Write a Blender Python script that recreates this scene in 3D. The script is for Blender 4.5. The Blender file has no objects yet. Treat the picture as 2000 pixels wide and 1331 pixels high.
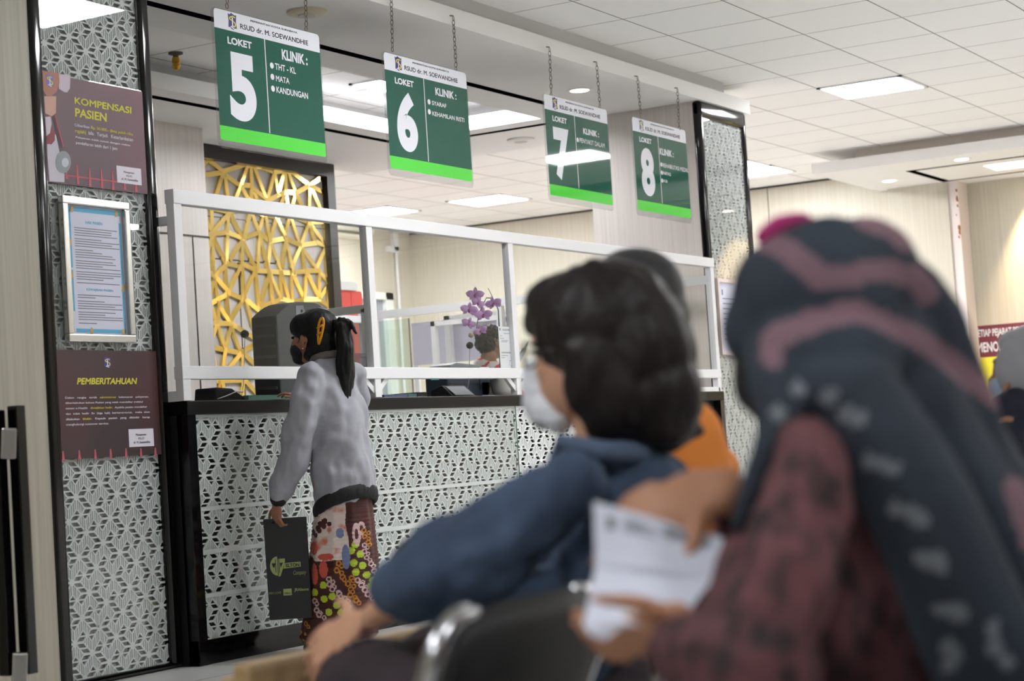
import bpy, bmesh, math, random
import numpy as np
from mathutils import Vector, Matrix, noise as mnoise

S = bpy.context.scene
COL = S.collection
random.seed(7)

# ------------------------------------------------------------------ camera
FPX = 3765.6
CAM = Vector((0.0, 0.0, 0.95))
_yaw, _pit, _rol = math.radians(60.178), math.radians(3.143), math.radians(-3.653)
_fw = Vector((math.sin(_yaw)*math.cos(_pit), math.cos(_yaw)*math.cos(_pit), math.sin(_pit)))
_rt0 = Vector((math.cos(_yaw), -math.sin(_yaw), 0))
_up0 = _rt0.cross(_fw)
RT = _rt0*math.cos(_rol) + _up0*math.sin(_rol)
UP = -_rt0*math.sin(_rol) + _up0*math.cos(_rol)
FW = _fw
cd = bpy.data.cameras.new('camera')
cam = bpy.data.objects.new('camera', cd)
COL.objects.link(cam)
cd.sensor_width = 36.0
cd.sensor_fit = 'HORIZONTAL'
cd.lens = FPX/2000*36
cd.clip_start = 0.05
cd.clip_end = 100
m3 = Matrix((RT, UP, -FW)).transposed()
cam.matrix_world = Matrix.Translation(CAM) @ m3.to_4x4()
cd.dof.use_dof = True
cd.dof.focus_distance = 10.3
cd.dof.aperture_fstop = 3.4
cd.dof.aperture_blades = 0
S.camera = cam

# ------------------------------------------------------------------ world, exposure
w = bpy.data.worlds.new('world')
S.world = w
w.use_nodes = True
w.node_tree.nodes['Background'].inputs[0].default_value = (0.9, 0.95, 1, 1)
w.node_tree.nodes['Background'].inputs[1].default_value = 0.05
S.view_settings.view_transform = 'Standard'
S.view_settings.look = 'None'
S.view_settings.gamma = 1
S.view_settings.exposure = 1.05
S.cycles.max_bounces = 10
S.cycles.diffuse_bounces = 5
S.cycles.glossy_bounces = 4
S.cycles.transparent_max_bounces = 24
S.cycles.transmission_bounces = 4
S.cycles.caustics_reflective = False
S.cycles.caustics_refractive = False
S.cycles.sample_clamp_indirect = 6
S.cycles.use_denoising = True
LAMP = 26.0        # luminance of the ceiling light diffusers

# ------------------------------------------------------------------ pixel rays (only used to read positions off the photograph)
def ray(x, y):
    return FW + RT*((x-1000)/FPX) - UP*((y-665.5)/FPX)
def onx(x, y, X):
    d = ray(x, y); return CAM + d*((X-CAM.x)/d.x)
def ony(x, y, Y):
    d = ray(x, y); return CAM + d*((Y-CAM.y)/d.y)
def onz(x, y, Z):
    d = ray(x, y); return CAM + d*((Z-CAM.z)/d.z)
def at(x, y, D):
    return CAM + ray(x, y)*D

# ------------------------------------------------------------------ materials
def lin(c):
    return tuple(((v/255)/12.92 if v/255 <= 0.04045 else ((v/255+0.055)/1.055)**2.4) for v in c)
MATS = {}
def mat(name, rgb, rough=0.5, metal=0.0, spec=0.5, coat=0.0, var=None, bump=None, emit=None, sheen=0.0):
    """var = (rgb2, scale xyz, detail, lo, hi): noise mix to a second colour;  bump = (scale, strength)"""
    if name in MATS: return MATS[name]
    m = bpy.data.materials.new(name); m.use_nodes = True
    nt = m.node_tree; b = nt.nodes['Principled BSDF']
    b.inputs['Base Color'].default_value = (*lin(rgb), 1)
    b.inputs['Roughness'].default_value = rough
    b.inputs['Metallic'].default_value = metal
    b.inputs['Specular IOR Level'].default_value = spec
    b.inputs['Coat Weight'].default_value = coat
    b.inputs['Coat Roughness'].default_value = 0.06
    b.inputs['Sheen Weight'].default_value = sheen
    tc = None
    if var or bump:
        tc = nt.nodes.new('ShaderNodeNewGeometry')
    if var:
        rgb2, sc, det, lo, hi = var
        mp = nt.nodes.new('ShaderNodeMapping'); mp.inputs['Scale'].default_value = sc
        nt.links.new(tc.outputs['Position'], mp.inputs['Vector'])
        nz = nt.nodes.new('ShaderNodeTexNoise'); nz.inputs['Scale'].default_value = 1.0; nz.inputs['Detail'].default_value = det
        nt.links.new(mp.outputs[0], nz.inputs['Vector'])
        rp = nt.nodes.new('ShaderNodeValToRGB')
        rp.color_ramp.elements[0].position = lo; rp.color_ramp.elements[0].color = (*lin(rgb), 1)
        rp.color_ramp.elements[1].position = hi; rp.color_ramp.elements[1].color = (*lin(rgb2), 1)
        nt.links.new(nz.outputs['Fac'], rp.inputs[0]); nt.links.new(rp.outputs[0], b.inputs['Base Color'])
    if bump:
        nz2 = nt.nodes.new('ShaderNodeTexNoise'); nz2.inputs['Scale'].default_value = bump[0]; nz2.inputs['Detail'].default_value = 4
        nt.links.new(tc.outputs['Position'], nz2.inputs['Vector'])
        bp = nt.nodes.new('ShaderNodeBump'); bp.inputs['Strength'].default_value = bump[1]; bp.inputs['Distance'].default_value = 0.01
        nt.links.new(nz2.outputs['Fac'], bp.inputs['Height']); nt.links.new(bp.outputs[0], b.inputs['Normal'])
    if emit:
        b.inputs['Emission Color'].default_value = (*emit[0], 1)
        b.inputs['Emission Strength'].default_value = emit[1]
    MATS[name] = m
    return m

def glass_mat(name, tint=(1, 1, 1), refl=1.0, rough=0.0):
    m = bpy.data.materials.new(name); m.use_nodes = True
    nt = m.node_tree; nt.nodes.clear()
    out = nt.nodes.new('ShaderNodeOutputMaterial')
    tr = nt.nodes.new('ShaderNodeBsdfTransparent'); tr.inputs[0].default_value = (*tint, 1)
    gl = nt.nodes.new('ShaderNodeBsdfGlossy'); gl.inputs['Roughness'].default_value = rough
    lw = nt.nodes.new('ShaderNodeLayerWeight'); lw.inputs[0].default_value = 0.5
    pw_ = nt.nodes.new('ShaderNodeMath'); pw_.operation = 'POWER'; pw_.inputs[1].default_value = 5.0
    mul = nt.nodes.new('ShaderNodeMath'); mul.operation = 'MULTIPLY_ADD'; mul.inputs[1].default_value = 0.96*refl; mul.inputs[2].default_value = 0.04*refl; mul.use_clamp = True
    mx = nt.nodes.new('ShaderNodeMixShader')
    nt.links.new(lw.outputs['Facing'], pw_.inputs[0]); nt.links.new(pw_.outputs[0], mul.inputs[0]); nt.links.new(mul.outputs[0], mx.inputs[0])
    nt.links.new(tr.outputs[0], mx.inputs[1]); nt.links.new(gl.outputs[0], mx.inputs[2])
    nt.links.new(mx.outputs[0], out.inputs[0])
    MATS[name] = m
    return m

def emit_mat(name, rgb, strength):
    m = bpy.data.materials.new(name); m.use_nodes = True
    nt = m.node_tree; nt.nodes.clear()
    out = nt.nodes.new('ShaderNodeOutputMaterial'); e = nt.nodes.new('ShaderNodeEmission')
    e.inputs[0].default_value = (*rgb, 1); e.inputs[1].default_value = strength
    nt.links.new(e.outputs[0], out.inputs[0]); MATS[name] = m
    return m

def tile_mat(name, rgb, line_rgb, px, ox, py, oy, wx, wy, rough=0.7, vary=0.03, spec=0.3):
    m = bpy.data.materials.new(name); m.use_nodes = True
    nt = m.node_tree; b = nt.nodes['Principled BSDF']; N = nt.nodes.new; L = nt.links.new
    b.inputs['Roughness'].default_value = rough; b.inputs['Specular IOR Level'].default_value = spec
    g = N('ShaderNodeNewGeometry'); sp = N('ShaderNodeSeparateXYZ'); L(g.outputs['Position'], sp.inputs[0])
    def cell(out, o, p):
        a = N('ShaderNodeMath'); a.operation = 'SUBTRACT'; a.inputs[1].default_value = o; L(out, a.inputs[0])
        d = N('ShaderNodeMath'); d.operation = 'DIVIDE'; d.inputs[1].default_value = p; L(a.outputs[0], d.inputs[0])
        f = N('ShaderNodeMath'); f.operation = 'FLOOR'; L(d.outputs[0], f.inputs[0])
        r = N('ShaderNodeMath'); r.operation = 'FRACT'; L(d.outputs[0], r.inputs[0])
        pp = N('ShaderNodeMath'); pp.operation = 'PINGPONG'; pp.inputs[1].default_value = 0.5; L(r.outputs[0], pp.inputs[0])
        return f, pp
    fx, dx = cell(sp.outputs['X'], ox, px); fy, dy = cell(sp.outputs['Y'], oy, py)
    l1 = N('ShaderNodeMath'); l1.operation = 'LESS_THAN'; l1.inputs[1].default_value = wx/px; L(dx.outputs[0], l1.inputs[0])
    l2 = N('ShaderNodeMath'); l2.operation = 'LESS_THAN'; l2.inputs[1].default_value = wy/py; L(dy.outputs[0], l2.inputs[0])
    mxm = N('ShaderNodeMath'); mxm.operation = 'MAXIMUM'; L(l1.outputs[0], mxm.inputs[0]); L(l2.outputs[0], mxm.inputs[1])
    cb = N('ShaderNodeCombineXYZ'); L(fx.outputs[0], cb.inputs[0]); L(fy.outputs[0], cb.inputs[1])
    wn = N('ShaderNodeTexWhiteNoise'); L(cb.outputs[0], wn.inputs['Vector'])
    mr = N('ShaderNodeMapRange'); mr.inputs[3].default_value = 1-vary; mr.inputs[4].default_value = 1.0; L(wn.outputs['Value'], mr.inputs[0])
    c0 = N('ShaderNodeMix'); c0.data_type = 'RGBA'; c0.inputs[6].default_value = (0, 0, 0, 1); c0.inputs[7].default_value = (*lin(rgb), 1)
    L(mr.outputs[0], c0.inputs[0])
    c1 = N('ShaderNodeMix'); c1.data_type = 'RGBA'; L(mxm.outputs[0], c1.inputs[0]); L(c0.outputs[2], c1.inputs[6]); c1.inputs[7].default_value = (*lin(line_rgb), 1)
    L(c1.outputs[2], b.inputs['Base Color']); MATS[name] = m
    return m

CREAM = mat('cream_panel', (172, 167, 152), 0.45, var=((158, 152, 137), (60, 60, 1.2), 4, 0.3, 0.7))
PINK = mat('pinkish_panel', (212, 205, 200), 0.45, var=((201, 193, 188), (60, 60, 1.2), 4, 0.3, 0.7))
BEIGE = mat('beige_panel', (204, 199, 184), 0.5, var=((193, 187, 171), (50, 50, 1.0), 4, 0.3, 0.7))
WHITE = mat('white_gypsum', (232, 231, 229), 0.7, spec=0.2)
BLACKG = mat('black_gloss', (9, 9, 11), 0.1, spec=0.45)
BLACKM = mat('black_matte', (16, 16, 17), 0.5)
ALU = mat('white_aluminium', (222, 222, 224), 0.4)
LATT = mat('white_lattice', (226, 229, 229), 0.45)
LATTG = mat('lattice_ground', (200, 204, 204), 0.6)  # greyer than the bars: shade of the slat grooves put into the colour
HOLE = mat('counter_backing', (52, 54, 48), 0.7)
HOLEP = mat('pillar_backing', (186, 190, 190), 0.6)
GLASS = glass_mat('clear_glass', (0.975, 0.985, 0.98))
PGLASS = glass_mat('pillar_glass', (0.94, 0.95, 0.95), 1.1)
ACRYL = glass_mat('acrylic', (0.9, 0.91, 0.92), 1.0)
GLEDGE = mat('glass_edge', (120, 150, 140), 0.2)
GOLD = mat('mirror_gold', (250, 218, 130), 0.13, metal=1.0)
STEEL = mat('brushed_steel', (190, 190, 190), 0.28, metal=1.0)
CHROME = mat('chrome', (215, 215, 218), 0.12, metal=1.0)
LIT = emit_mat('lit_diffuser', (0.97, 0.98, 1.0), LAMP)
LED = emit_mat('lit_cove', (0.95, 0.94, 1.0), 4.0)
WARM = emit_mat('lit_warm', (1.0, 0.86, 0.62), 12.0)
INK = mat('black_ink', (40, 38, 40), 0.5)
PAPER = mat('white_paper', (236, 236, 240), 0.6)
CEIL = tile_mat('ceiling_tiles', (240, 239, 237), (120, 116, 110), 0.72, 12.34, 0.735, 5.64, 0.005, 0.005)
FLOOR = tile_mat('floor_tiles', (194, 193, 191), (110, 108, 104), 0.6, 0.1, 0.6, 0.2, 0.003, 0.003, rough=0.25, spec=0.5)

# ------------------------------------------------------------------ object helpers
def link(name, me, parent=None, smooth=False):
    o = bpy.data.objects.new(name, me); COL.objects.link(o)
    if parent is not None:
        o.parent = parent
        # meshes are authored in world space: bring them into the (unrotated) parent's space
        off = wloc(parent)
        me.transform(Matrix.Translation(-off))
    if smooth:
        me.polygons.foreach_set('use_smooth', [True]*len(me.polygons))
    return o
def wloc(o):
    v = Vector((0, 0, 0))
    while o is not None:
        v += Vector(o.location); o = o.parent
    return v
def tag(o, label=None, cat=None, group=None, kind=None):
    if label: o['label'] = label
    if cat: o['category'] = cat
    if group: o['group'] = group
    if kind: o['kind'] = kind
    return o
def thing(name, label, cat, loc, group=None):
    o = bpy.data.objects.new(name, None); COL.objects.link(o)
    o.location = loc; o.empty_display_size = 0.1
    return tag(o, label, cat, group)
def struct(name, loc=(0, 0, 0)):
    o = bpy.data.objects.new(name, None); COL.objects.link(o); o.location = loc
    return tag(o, kind='structure')

class MB:
    """collects shapes in world space and links them as one mesh"""
    def __init__(self): self.v = []; self.f = []; self.mi = []; self.cur = 0
    def add(self, vs, fs):
        n = len(self.v); self.v += [tuple(p) for p in vs]
        self.f += [tuple(n+i for i in f) for f in fs]; self.mi += [self.cur]*len(fs)
        return self
    def box(self, a, b):
        x0, y0, z0 = (min(a[i], b[i]) for i in range(3)); x1, y1, z1 = (max(a[i], b[i]) for i in range(3))
        return self.add([(x0, y0, z0), (x1, y0, z0), (x1, y1, z0), (x0, y1, z0), (x0, y0, z1), (x1, y0, z1), (x1, y1, z1), (x0, y1, z1)],
                        [(0, 3, 2, 1), (4, 5, 6, 7), (0, 1, 5, 4), (1, 2, 6, 5), (2, 3, 7, 6), (3, 0, 4, 7)])
    def quad(self, *p): return self.add(p, [tuple(range(len(p)))])
    def obox(self, c, ax, ay, az):
        c, ax, ay, az = Vector(c), Vector(ax), Vector(ay), Vector(az)
        vs = [c+ax*i+ay*j+az*k for k in (-1, 1) for j in (-1, 1) for i in (-1, 1)]
        return self.add(vs, [(0, 2, 3, 1), (4, 5, 7, 6), (0, 1, 5, 4), (1, 3, 7, 5), (3, 2, 6, 7), (2, 0, 4, 6)])
    def bar(self, p, q, w, h, up=(0, 0, 1)):
        p, q = Vector(p), Vector(q); d = q-p; L = d.length
        if L < 1e-6: return self
        d /= L; s = d.cross(Vector(up))
        if s.length < 1e-4: s = d.cross(Vector((0, 1, 0)))
        s.normalize(); u = s.cross(d)
        return self.obox((p+q)/2, d*(L/2), s*(w/2), u*(h/2))
    def prism(self, pts, d):
        """polygon pts (3D list) extruded by vector d"""
        n = len(pts); d = Vector(d); P = [Vector(p) for p in pts]
        self.add(P+[p+d for p in P], [tuple(range(n))[::-1], tuple(range(n, 2*n))]+[(i, (i+1) % n, n+(i+1) % n, n+i) for i in range(n)])
        return self
    def tube(self, pts, r, n=10, cap=True):
        pts = [Vector(p) for p in pts]; R = r if isinstance(r, (list, tuple)) else [r]*len(pts)
        vs = []; fs = []; ref = Vector((0, 0, 1)); prev = None
        for i, p in enumerate(pts):
            t = (pts[min(i+1, len(pts)-1)]-pts[max(i-1, 0)]).normalized()
            if prev is None:
                s = t.cross(ref)
                if s.length < 0.05: s = t.cross(Vector((0, 1, 0)))
            else:
                s = prev-t*prev.dot(t)
            s.normalize(); prev = s; u = t.cross(s)
            for k in range(n):
                a = 2*math.pi*k/n; vs.append(p+(s*math.cos(a)+u*math.sin(a))*R[i])
        for i in range(len(pts)-1):
            for k in range(n):
                fs.append((i*n+k, i*n+(k+1) % n, (i+1)*n+(k+1) % n, (i+1)*n+k))
        if cap: fs += [tuple(range(n))[::-1], tuple((len(pts)-1)*n+k for k in range(n))]
        return self.add(vs, fs)
    def lathe(self, c, prof, n=24, axis='z'):
        """prof = list of (r, h) along axis from c"""
        c = Vector(c); vs = []; fs = []
        for r, h in prof:
            for k in range(n):
                a = 2*math.pi*k/n; x, y = r*math.cos(a), r*math.sin(a)
                vs.append(c+(Vector((x, y, h)) if axis == 'z' else Vector((x, h, y)) if axis == 'y' else Vector((h, x, y))))
        m = len(prof)
        for i in range(m-1):
            for k in range(n): fs.append((i*n+k, i*n+(k+1) % n, (i+1)*n+(k+1) % n, (i+1)*n+k))
        fs += [tuple(range(n))[::-1], tuple((m-1)*n+k for k in range(n))]
        return self.add(vs, fs)
    def build(self, name, mats, parent=None, smooth=False, bevel=0.0, fix=True, seg=2):
        me = bpy.data.meshes.new(name); me.from_pydata(self.v, [], self.f)
        for m in (mats if isinstance(mats, (list, tuple)) else [mats]): me.materials.append(m)
        if any(self.mi): me.polygons.foreach_set('material_index', self.mi)
        if fix or bevel:
            bm = bmesh.new(); bm.from_mesh(me)
            if fix: bmesh.ops.recalc_face_normals(bm, faces=bm.faces)
            if bevel: bmesh.ops.bevel(bm, geom=list(bm.edges), offset=bevel, segments=seg, profile=0.5 if seg > 2 else 0.6, affect='EDGES')
            bm.to_mesh(me); bm.free()
        me.update()
        return link(name, me, parent, smooth)

# ------------------------------------------------------------------ lettering
def text(s, x0, x1, z0, z1, y, mats, name, parent, bold=0.0, shear=0.0, flip=False, align='LEFT', plane='y', lead=1.0):
    """lettering fitted to the box x0..x1, z0..z1 on the plane y (facing -y);  '*' toggles the second material"""
    cu = bpy.data.curves.new('t', 'FONT')
    mats = mats if isinstance(mats, (list, tuple)) else [mats]
    for m in mats: cu.materials.append(m)
    plain = s.replace('*', ''); cu.body = plain; cu.size = 1.0; cu.offset = 0.0 if 'M' in plain.upper() else bold; cu.shear = shear; cu.align_x = align; cu.resolution_u = 12 if len(plain) < 3 else 4
    cu.space_line = lead
    if '*' in s:
        k = 0; on = 0
        for ch in s:
            if ch == '*': on = 1-on
            else: cu.body_format[k].material_index = on; k += 1
    o = bpy.data.objects.new('t', cu); COL.objects.link(o)
    dg = bpy.context.evaluated_depsgraph_get()
    me = bpy.data.meshes.new_from_object(o.evaluated_get(dg))
    bpy.data.objects.remove(o); bpy.data.curves.remove(cu)
    if 'M' in plain.upper() and bold > 0:      # embolden by laying shifted copies together
        bm = bmesh.new()
        for i, (dx, dz) in enumerate(((0, 0), (bold, 0), (-bold, 0), (0, bold), (0, -bold))):
            t_ = me.copy(); t_.transform(Matrix.Translation((dx, dz, .00012*i))); bm.from_mesh(t_); bpy.data.meshes.remove(t_)
        bm.to_mesh(me); bm.free()
    n = len(me.vertices); co = np.empty(n*3, np.float32); me.vertices.foreach_get('co', co); co = co.reshape(-1, 3)
    lo, hi = co.min(0), co.max(0)
    out = np.empty_like(co)
    a = x0+(co[:, 0]-lo[0])/(hi[0]-lo[0])*(x1-x0); b = z0+(co[:, 1]-lo[1])/(hi[1]-lo[1])*(z1-z0)
    if plane == 'y': out[:, 0] = a; out[:, 1] = y-co[:, 2]; out[:, 2] = b
    else: out[:, 0] = y; out[:, 1] = a; out[:, 2] = b
    me.vertices.foreach_set('co', out.reshape(-1)); me.update(); me.name = name
    return link(name, me, parent)
def pxtext(s, bl, tr, Y, mats, name, parent, **k):
    A, B = ony(*bl, Y), ony(*tr, Y)
    return text(s, A.x, B.x, A.z, B.z, Y, mats, name, parent, **k)

# ================================================================== the building
ZC, ZS, ZT = 3.78, 3.557, 3.67
XW = 20.9           # far wall
YP, YCF = 6.06, 5.958
MB().box((-4, -5, -0.1), (21.4, 13.6, 0)).build('floor', FLOOR).__setitem__('kind', 'structure')
MB().box((-4, -5, ZC), (21.4, 13.6, ZC+0.1)).build('ceiling', CEIL).__setitem__('kind', 'structure')
MB().box((-4.1, -5, 0), (-4, 13.6, ZC)).build('wall_west', CREAM)['kind'] = 'structure'
MB().box((-4, -5.1, 0), (21.4, -5, ZC)).build('wall_south', CREAM)['kind'] = 'structure'
MB().box((-4, 6.075, 0), (6.41, 6.2, ZC)).build('wall_left', CREAM)['kind'] = 'structure'
# far wall with a projecting panel where the hall ceiling drops
wr = MB()
wr.box((XW, 6.9, 0), (XW+0.5, 13.6, ZC)); wr.box((XW-0.12, 6.27, 0), (XW+0.5, 6.95, ZC)); wr.box((XW+0.27, -5, 0), (XW+0.5, 6.27, ZC))
wr.build('wall_right', BEIGE)['kind'] = 'structure'
# paint-chipped post at the panel's edge and the panel joint lines
tr = struct('trim_1', (XW-0.12, 6.2, 0))
MB().box((XW-0.10, 6.16, 0), (XW+0.26, 6.268, ZS)).build('post', mat('post_paint', (226, 214, 210), 0.5), tr)
ch = MB()
for (px, py, a, b) in ((1869, 372, .010, .02), (1872, 389, .012, .03), (1870, 384, .008, .012), (1871, 402, .008, .02), (1874, 445, .015, .035), (1876, 454, .012, .03), (1873, 463, .008, .02), (1868, 420, .006, .012)):
    p = onx(px, py, XW-0.101); y = min(max(p.y, 6.175), 6.255)
    ch.prism([(XW-0.101, y-a, p.z-b), (XW-0.101, y+a*.7, p.z-b*.6), (XW-0.101, y+a, p.z+b*.5), (XW-0.101, y-a*.2, p.z+b), (XW-0.101, y-a*1.1, p.z+b*.3)], (-0.002, 0, 0))
ch.build('chipped_paint', mat('rust_chip', (150, 92, 60), 0.8), tr)
jt = struct('trim_2', (XW, 8.3, 0))
j = onx(1502, 420, XW)
MB().box((XW-0.004, j.y-0.006, 0), (XW, j.y+0.006, ZC)).build('panel_joint', mat('joint_dark', (120, 112, 98), 0.7), jt)
e = MB().box((XW-0.012, 6.95, ZC-0.02), (XW, 13.4, ZC)); e.build('shadow_gap', BLACKM, jt)
# rear wall of the clerks' room, with its window, and the side wall left of the gold panel
yr = 13.4
wl = MB()
wx0, wx1 = 17.35, 20.35
wz0, wz1 = 0.9, 2.98
wl.box((11.0, yr, 0), (wx0, yr+0.2, ZC)); wl.box((wx1, yr, 0), (21.4, yr+0.2, ZC)); wl.box((wx0, yr, 0), (wx1, yr+0.2, wz0)); wl.box((wx0, yr, wz1), (wx1, yr+0.2, ZC))
wl.build('wall_back', BEIGE)['kind'] = 'structure'
wi = struct('window_1', (wx0, yr, wz0))
fr = MB()
fr.box((wx0, yr-0.05, wz1-0.09), (wx1, yr+0.05, wz1)); fr.box((wx0, yr-0.05, wz0), (wx1, yr+0.05, wz0+.08))
for x in (wx0, (wx0+wx1)/2-.05, wx1-.16): fr.box((x, yr-0.05, wz0), (x+.16 if x > wx1-.2 else x+.08, yr+0.05, wz1))
fr.build('window_frame', mat('window_frame_paint', (222, 226, 222), 0.5), wi)
MB().box((wx0, yr+.01, wz0), (wx1, yr+.02, wz1)).build('window_glass', mat('frosted_glass', (150, 156, 164), 0.25, spec=0.6), wi)
wb = MB(); wb.box((-4, 9.34, 0), (11.70, 9.46, ZS)); wb.box((11.58, 9.46, 0), (11.70, 9.95, ZS))
wb.build('wall_north', PINK)['kind'] = 'structure'
j2 = struct('trim_3', (11.6, 9.34, 0))
a = ony(318, 455, 9.338); b = ony(396, 461, 9.338)
g = MB(); g.box((7, 9.332, a.z-0.006), (11.70, 9.34, a.z+0.006)); c = ony(400, 600, 9.338)
g.box((11.50, 9.334, 0), (11.508, 9.34, a.z)); g.build('panel_joint', mat('joint_dark2', (60, 52, 50), 0.7), j2)
# east side of the counter opening: wall running back from the right pillar
MB().box((13.755, 6.50, 0), (14.65, 7.06, ZS)).build('wall_column', PINK)['kind'] = 'structure'

# ---- dropped ceiling over the counter, with a recessed light cove
nb = onz(628, 130, ZS).y; fb = onz(631, 235.6, ZS).y; rx = onz(1058, 232, ZS).x
SX0, SX1, SY0, SY1 = 1.5, 14.73, 6.045, 9.95
HX0, HX1, HY0, HY1 = 8.35, rx, nb, fb
so = struct('trim_4', (SX0, SY0, ZS))
def ring(mb, x0, x1, y0, y1, hx0, hx1, hy0, hy1, z0, z1):
    mb.box((x0, y0, z0), (x1, hy0, z1)); mb.box((x0, hy1, z0), (x1, y1, z1)); mb.box((x0, hy0, z0), (hx0, hy1, z1)); mb.box((hx1, hy0, z0), (x1, hy1, z1))
sl = MB(); ring(sl, SX0, SX1, SY0, SY1, HX0, HX1, HY0, HY1, ZS, ZT)
sl.build('dropped_ceiling', WHITE, so)
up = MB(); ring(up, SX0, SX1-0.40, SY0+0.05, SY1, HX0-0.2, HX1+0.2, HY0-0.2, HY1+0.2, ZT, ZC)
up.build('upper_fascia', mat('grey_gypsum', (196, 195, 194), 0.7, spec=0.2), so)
sg = MB()
BX0, BX1, BY0, BY1 = 8.0, 13.73, 6.965, 8.75
for (x0, y0, x1, y1) in ((BX0, BY0-.035, BX1, BY0+.035), (BX0, BY1-.035, BX1, BY1+.035), (BX1-.035, BY0, BX1+.035, BY1), (BX0-.035, BY0, BX0+.035, BY1)):
    sg.box((x0, y0, ZS-0.003), (x1, y1, ZS+0.004))
sg.build('shadow_slot', mat('slot_black', (6, 6, 6), 0.9, spec=0.0), so)
cv = thing('cove_light', 'long lit cove strip inside the recess of the dropped ceiling above the counter', 'light', (HX1, HY1, ZS))
MB().box((onz(560, 215, ZS).x, HY1-0.012, ZS+0.012), (HX1, HY1-0.004, ZT)).build('diffuser', LED, cv)
MB().box((HX1-0.012, HY0, ZS+0.012), (HX1-0.004, HY1-.015, ZT)).build('diffuser', LED, cv)
for nm, px, py in (('smoke_detector', 600, 22), ('smoke_detector', 1017, 272)):
    p = onz(px, py, ZS)
    o = thing(nm, 'pale round detector disc on the dropped ceiling behind the sign reading 5' if px == 600 else 'pale round detector disc on the dropped ceiling between signs 6 and 7', 'detector', (p.x, p.y, ZS))
    MB().lathe((p.x, p.y, ZS), [(0.12, 0), (0.12, -0.012), (0.10, -0.02), (0.06, -0.024)], 28).build('cover', WHITE if px > 900 else mat('detector_beige', (206, 196, 170), 0.5), o)
    MB().lathe((p.x, p.y, ZS-0.0235), [(0.06, 0), (0.05, -0.006), (0.02, -0.008)], 20).build('grille', mat('detector_grey', (190, 188, 180), 0.5), o)

# ---- dropped ceiling on the far side of the hall
s2 = struct('trim_5', (18.8, 7.1, ZS))
d2 = MB(); ring(d2, 18.8, XW+.3, -5, 7.08, 19.85, XW-.5, -5+.3, 5.6, ZS, ZT); d2.build('dropped_ceiling', WHITE, s2)
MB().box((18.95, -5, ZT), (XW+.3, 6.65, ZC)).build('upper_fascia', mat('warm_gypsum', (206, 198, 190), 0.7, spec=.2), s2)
sl2 = MB()
for (x0, y0, x1, y1) in ((19.47, -4, 19.53, 6.28), (19.47, 6.22, 20.75, 6.30), (20.70, -4, 20.75, 6.28)):
    sl2.box((x0, y0, ZS-.003), (x1, y1, ZS+.002))
sl2.build('shadow_slot', MATS['slot_black'], s2)
cv2 = thing('cove_light', 'lit cove strip inside the recess of the far dropped ceiling at the right', 'light', (20.4, 5.6, ZS))
MB().box((XW-.516, 4.45, ZS+.012), (XW-.506, 5.58, ZT)).build('diffuser', LED, cv2)
MB().box((19.86, 5.585, ZS+.012), (XW-.52, 5.595, ZT)).build('diffuser', LED, cv2)

def downlight(px, py, label, warm=False):
    p = onz(px, py, ZS)
    o = thing('downlight', label, 'light', (p.x, p.y, ZS), 'recessed downlights')
    MB().lathe((p.x, p.y, ZS-0.004), [(0.10, 0.004), (0.10, 0), (0.075, -0.002), (0.07, 0.002)], 28).build('trim_ring', WHITE, o)
    MB().lathe((p.x, p.y, ZS-0.006), [(0.068, 0.004), (0.068, 0), (0.03, -.001)], 24).build('lens', WARM if warm else emit_once(), o)
_e = []
def emit_once():
    if not _e: _e.append(emit_mat('lit_downlight', (1.0, 0.93, 0.85), 6.0))
    return _e[0]
downlight(1132, 176, 'small round downlight lit on the dropped ceiling above sign 7')
downlight(1737, 353, 'round downlight on the far dropped ceiling, at its near left corner')
downlight(1878, 311, 'round downlight on the far dropped ceiling beside the black slot')
# wall-washing downlight near the far wall: the lamp really throws its light on the wall
for wy, wlab in ((5.38, 'warm downlight close to the wall above the maroon banner'), (3.2, 'warm downlight by the far wall, mirrored in the right pillar'), (1.6, 'warm downlight by the far wall, farther from the banner')):
    pw = Vector((XW+0.02, wy, ZS))
    o = thing('downlight', wlab, 'light', pw, 'recessed downlights')
    MB().lathe(pw+Vector((0, 0, -.004)), [(0.10, 0.004), (0.10, 0), (0.075, -0.002)], 28).build('trim_ring', WHITE, o)
    MB().lathe(pw+Vector((0, 0, -.006)), [(0.068, 0.004), (0.068, 0)], 24).build('lens', WARM, o)
    sp = bpy.data.lights.new('spot', 'SPOT'); sp.energy = 170; sp.color = (1, 0.74, 0.42); sp.spot_size = math.radians(62); sp.spot_blend = 0.8; sp.shadow_soft_size = 0.05
    spo = bpy.data.objects.new('wall_washer_lamp', sp); COL.objects.link(spo); spo.parent = o; spo.location = (0, 0, -0.03)
    spo.rotation_euler = (0, math.radians(-14), 0)

# ---- square ceiling lights, one per ceiling tile
LX = lambda k: 12.34+0.72*k
LY = lambda k: 5.64-0.735*k
def ceiling_light(x0, y0, label, z=ZC, w=0.72, h=0.735):
    o = thing('ceiling_light', label, 'ceiling light', (x0+w/2, y0+h/2, z), 'square ceiling lights')
    f = MB(); r = 0.03
    f.box((x0, y0, z-.012), (x0+w, y0+r, z)); f.box((x0, y0+h-r, z-.012), (x0+w, y0+h, z)); f.box((x0, y0, z-.012), (x0+r, y0+h, z)); f.box((x0+w-r, y0, z-.012), (x0+w, y0+h, z))
    f.build('frame', mat('lamp_frame', (235, 235, 235), 0.4), o)
    MB().box((x0+r, y0+r, z-.008), (x0+w-r, y0+h-r, z-.002)).build('diffuser', LIT, o)
ceiling_light(LX(4), LY(1), 'square lit panel in the hall ceiling, seen right of the soffit end')
ceiling_light(16.50, 2.86, 'square ceiling light that shows as a bright bar in sign 7')
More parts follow.
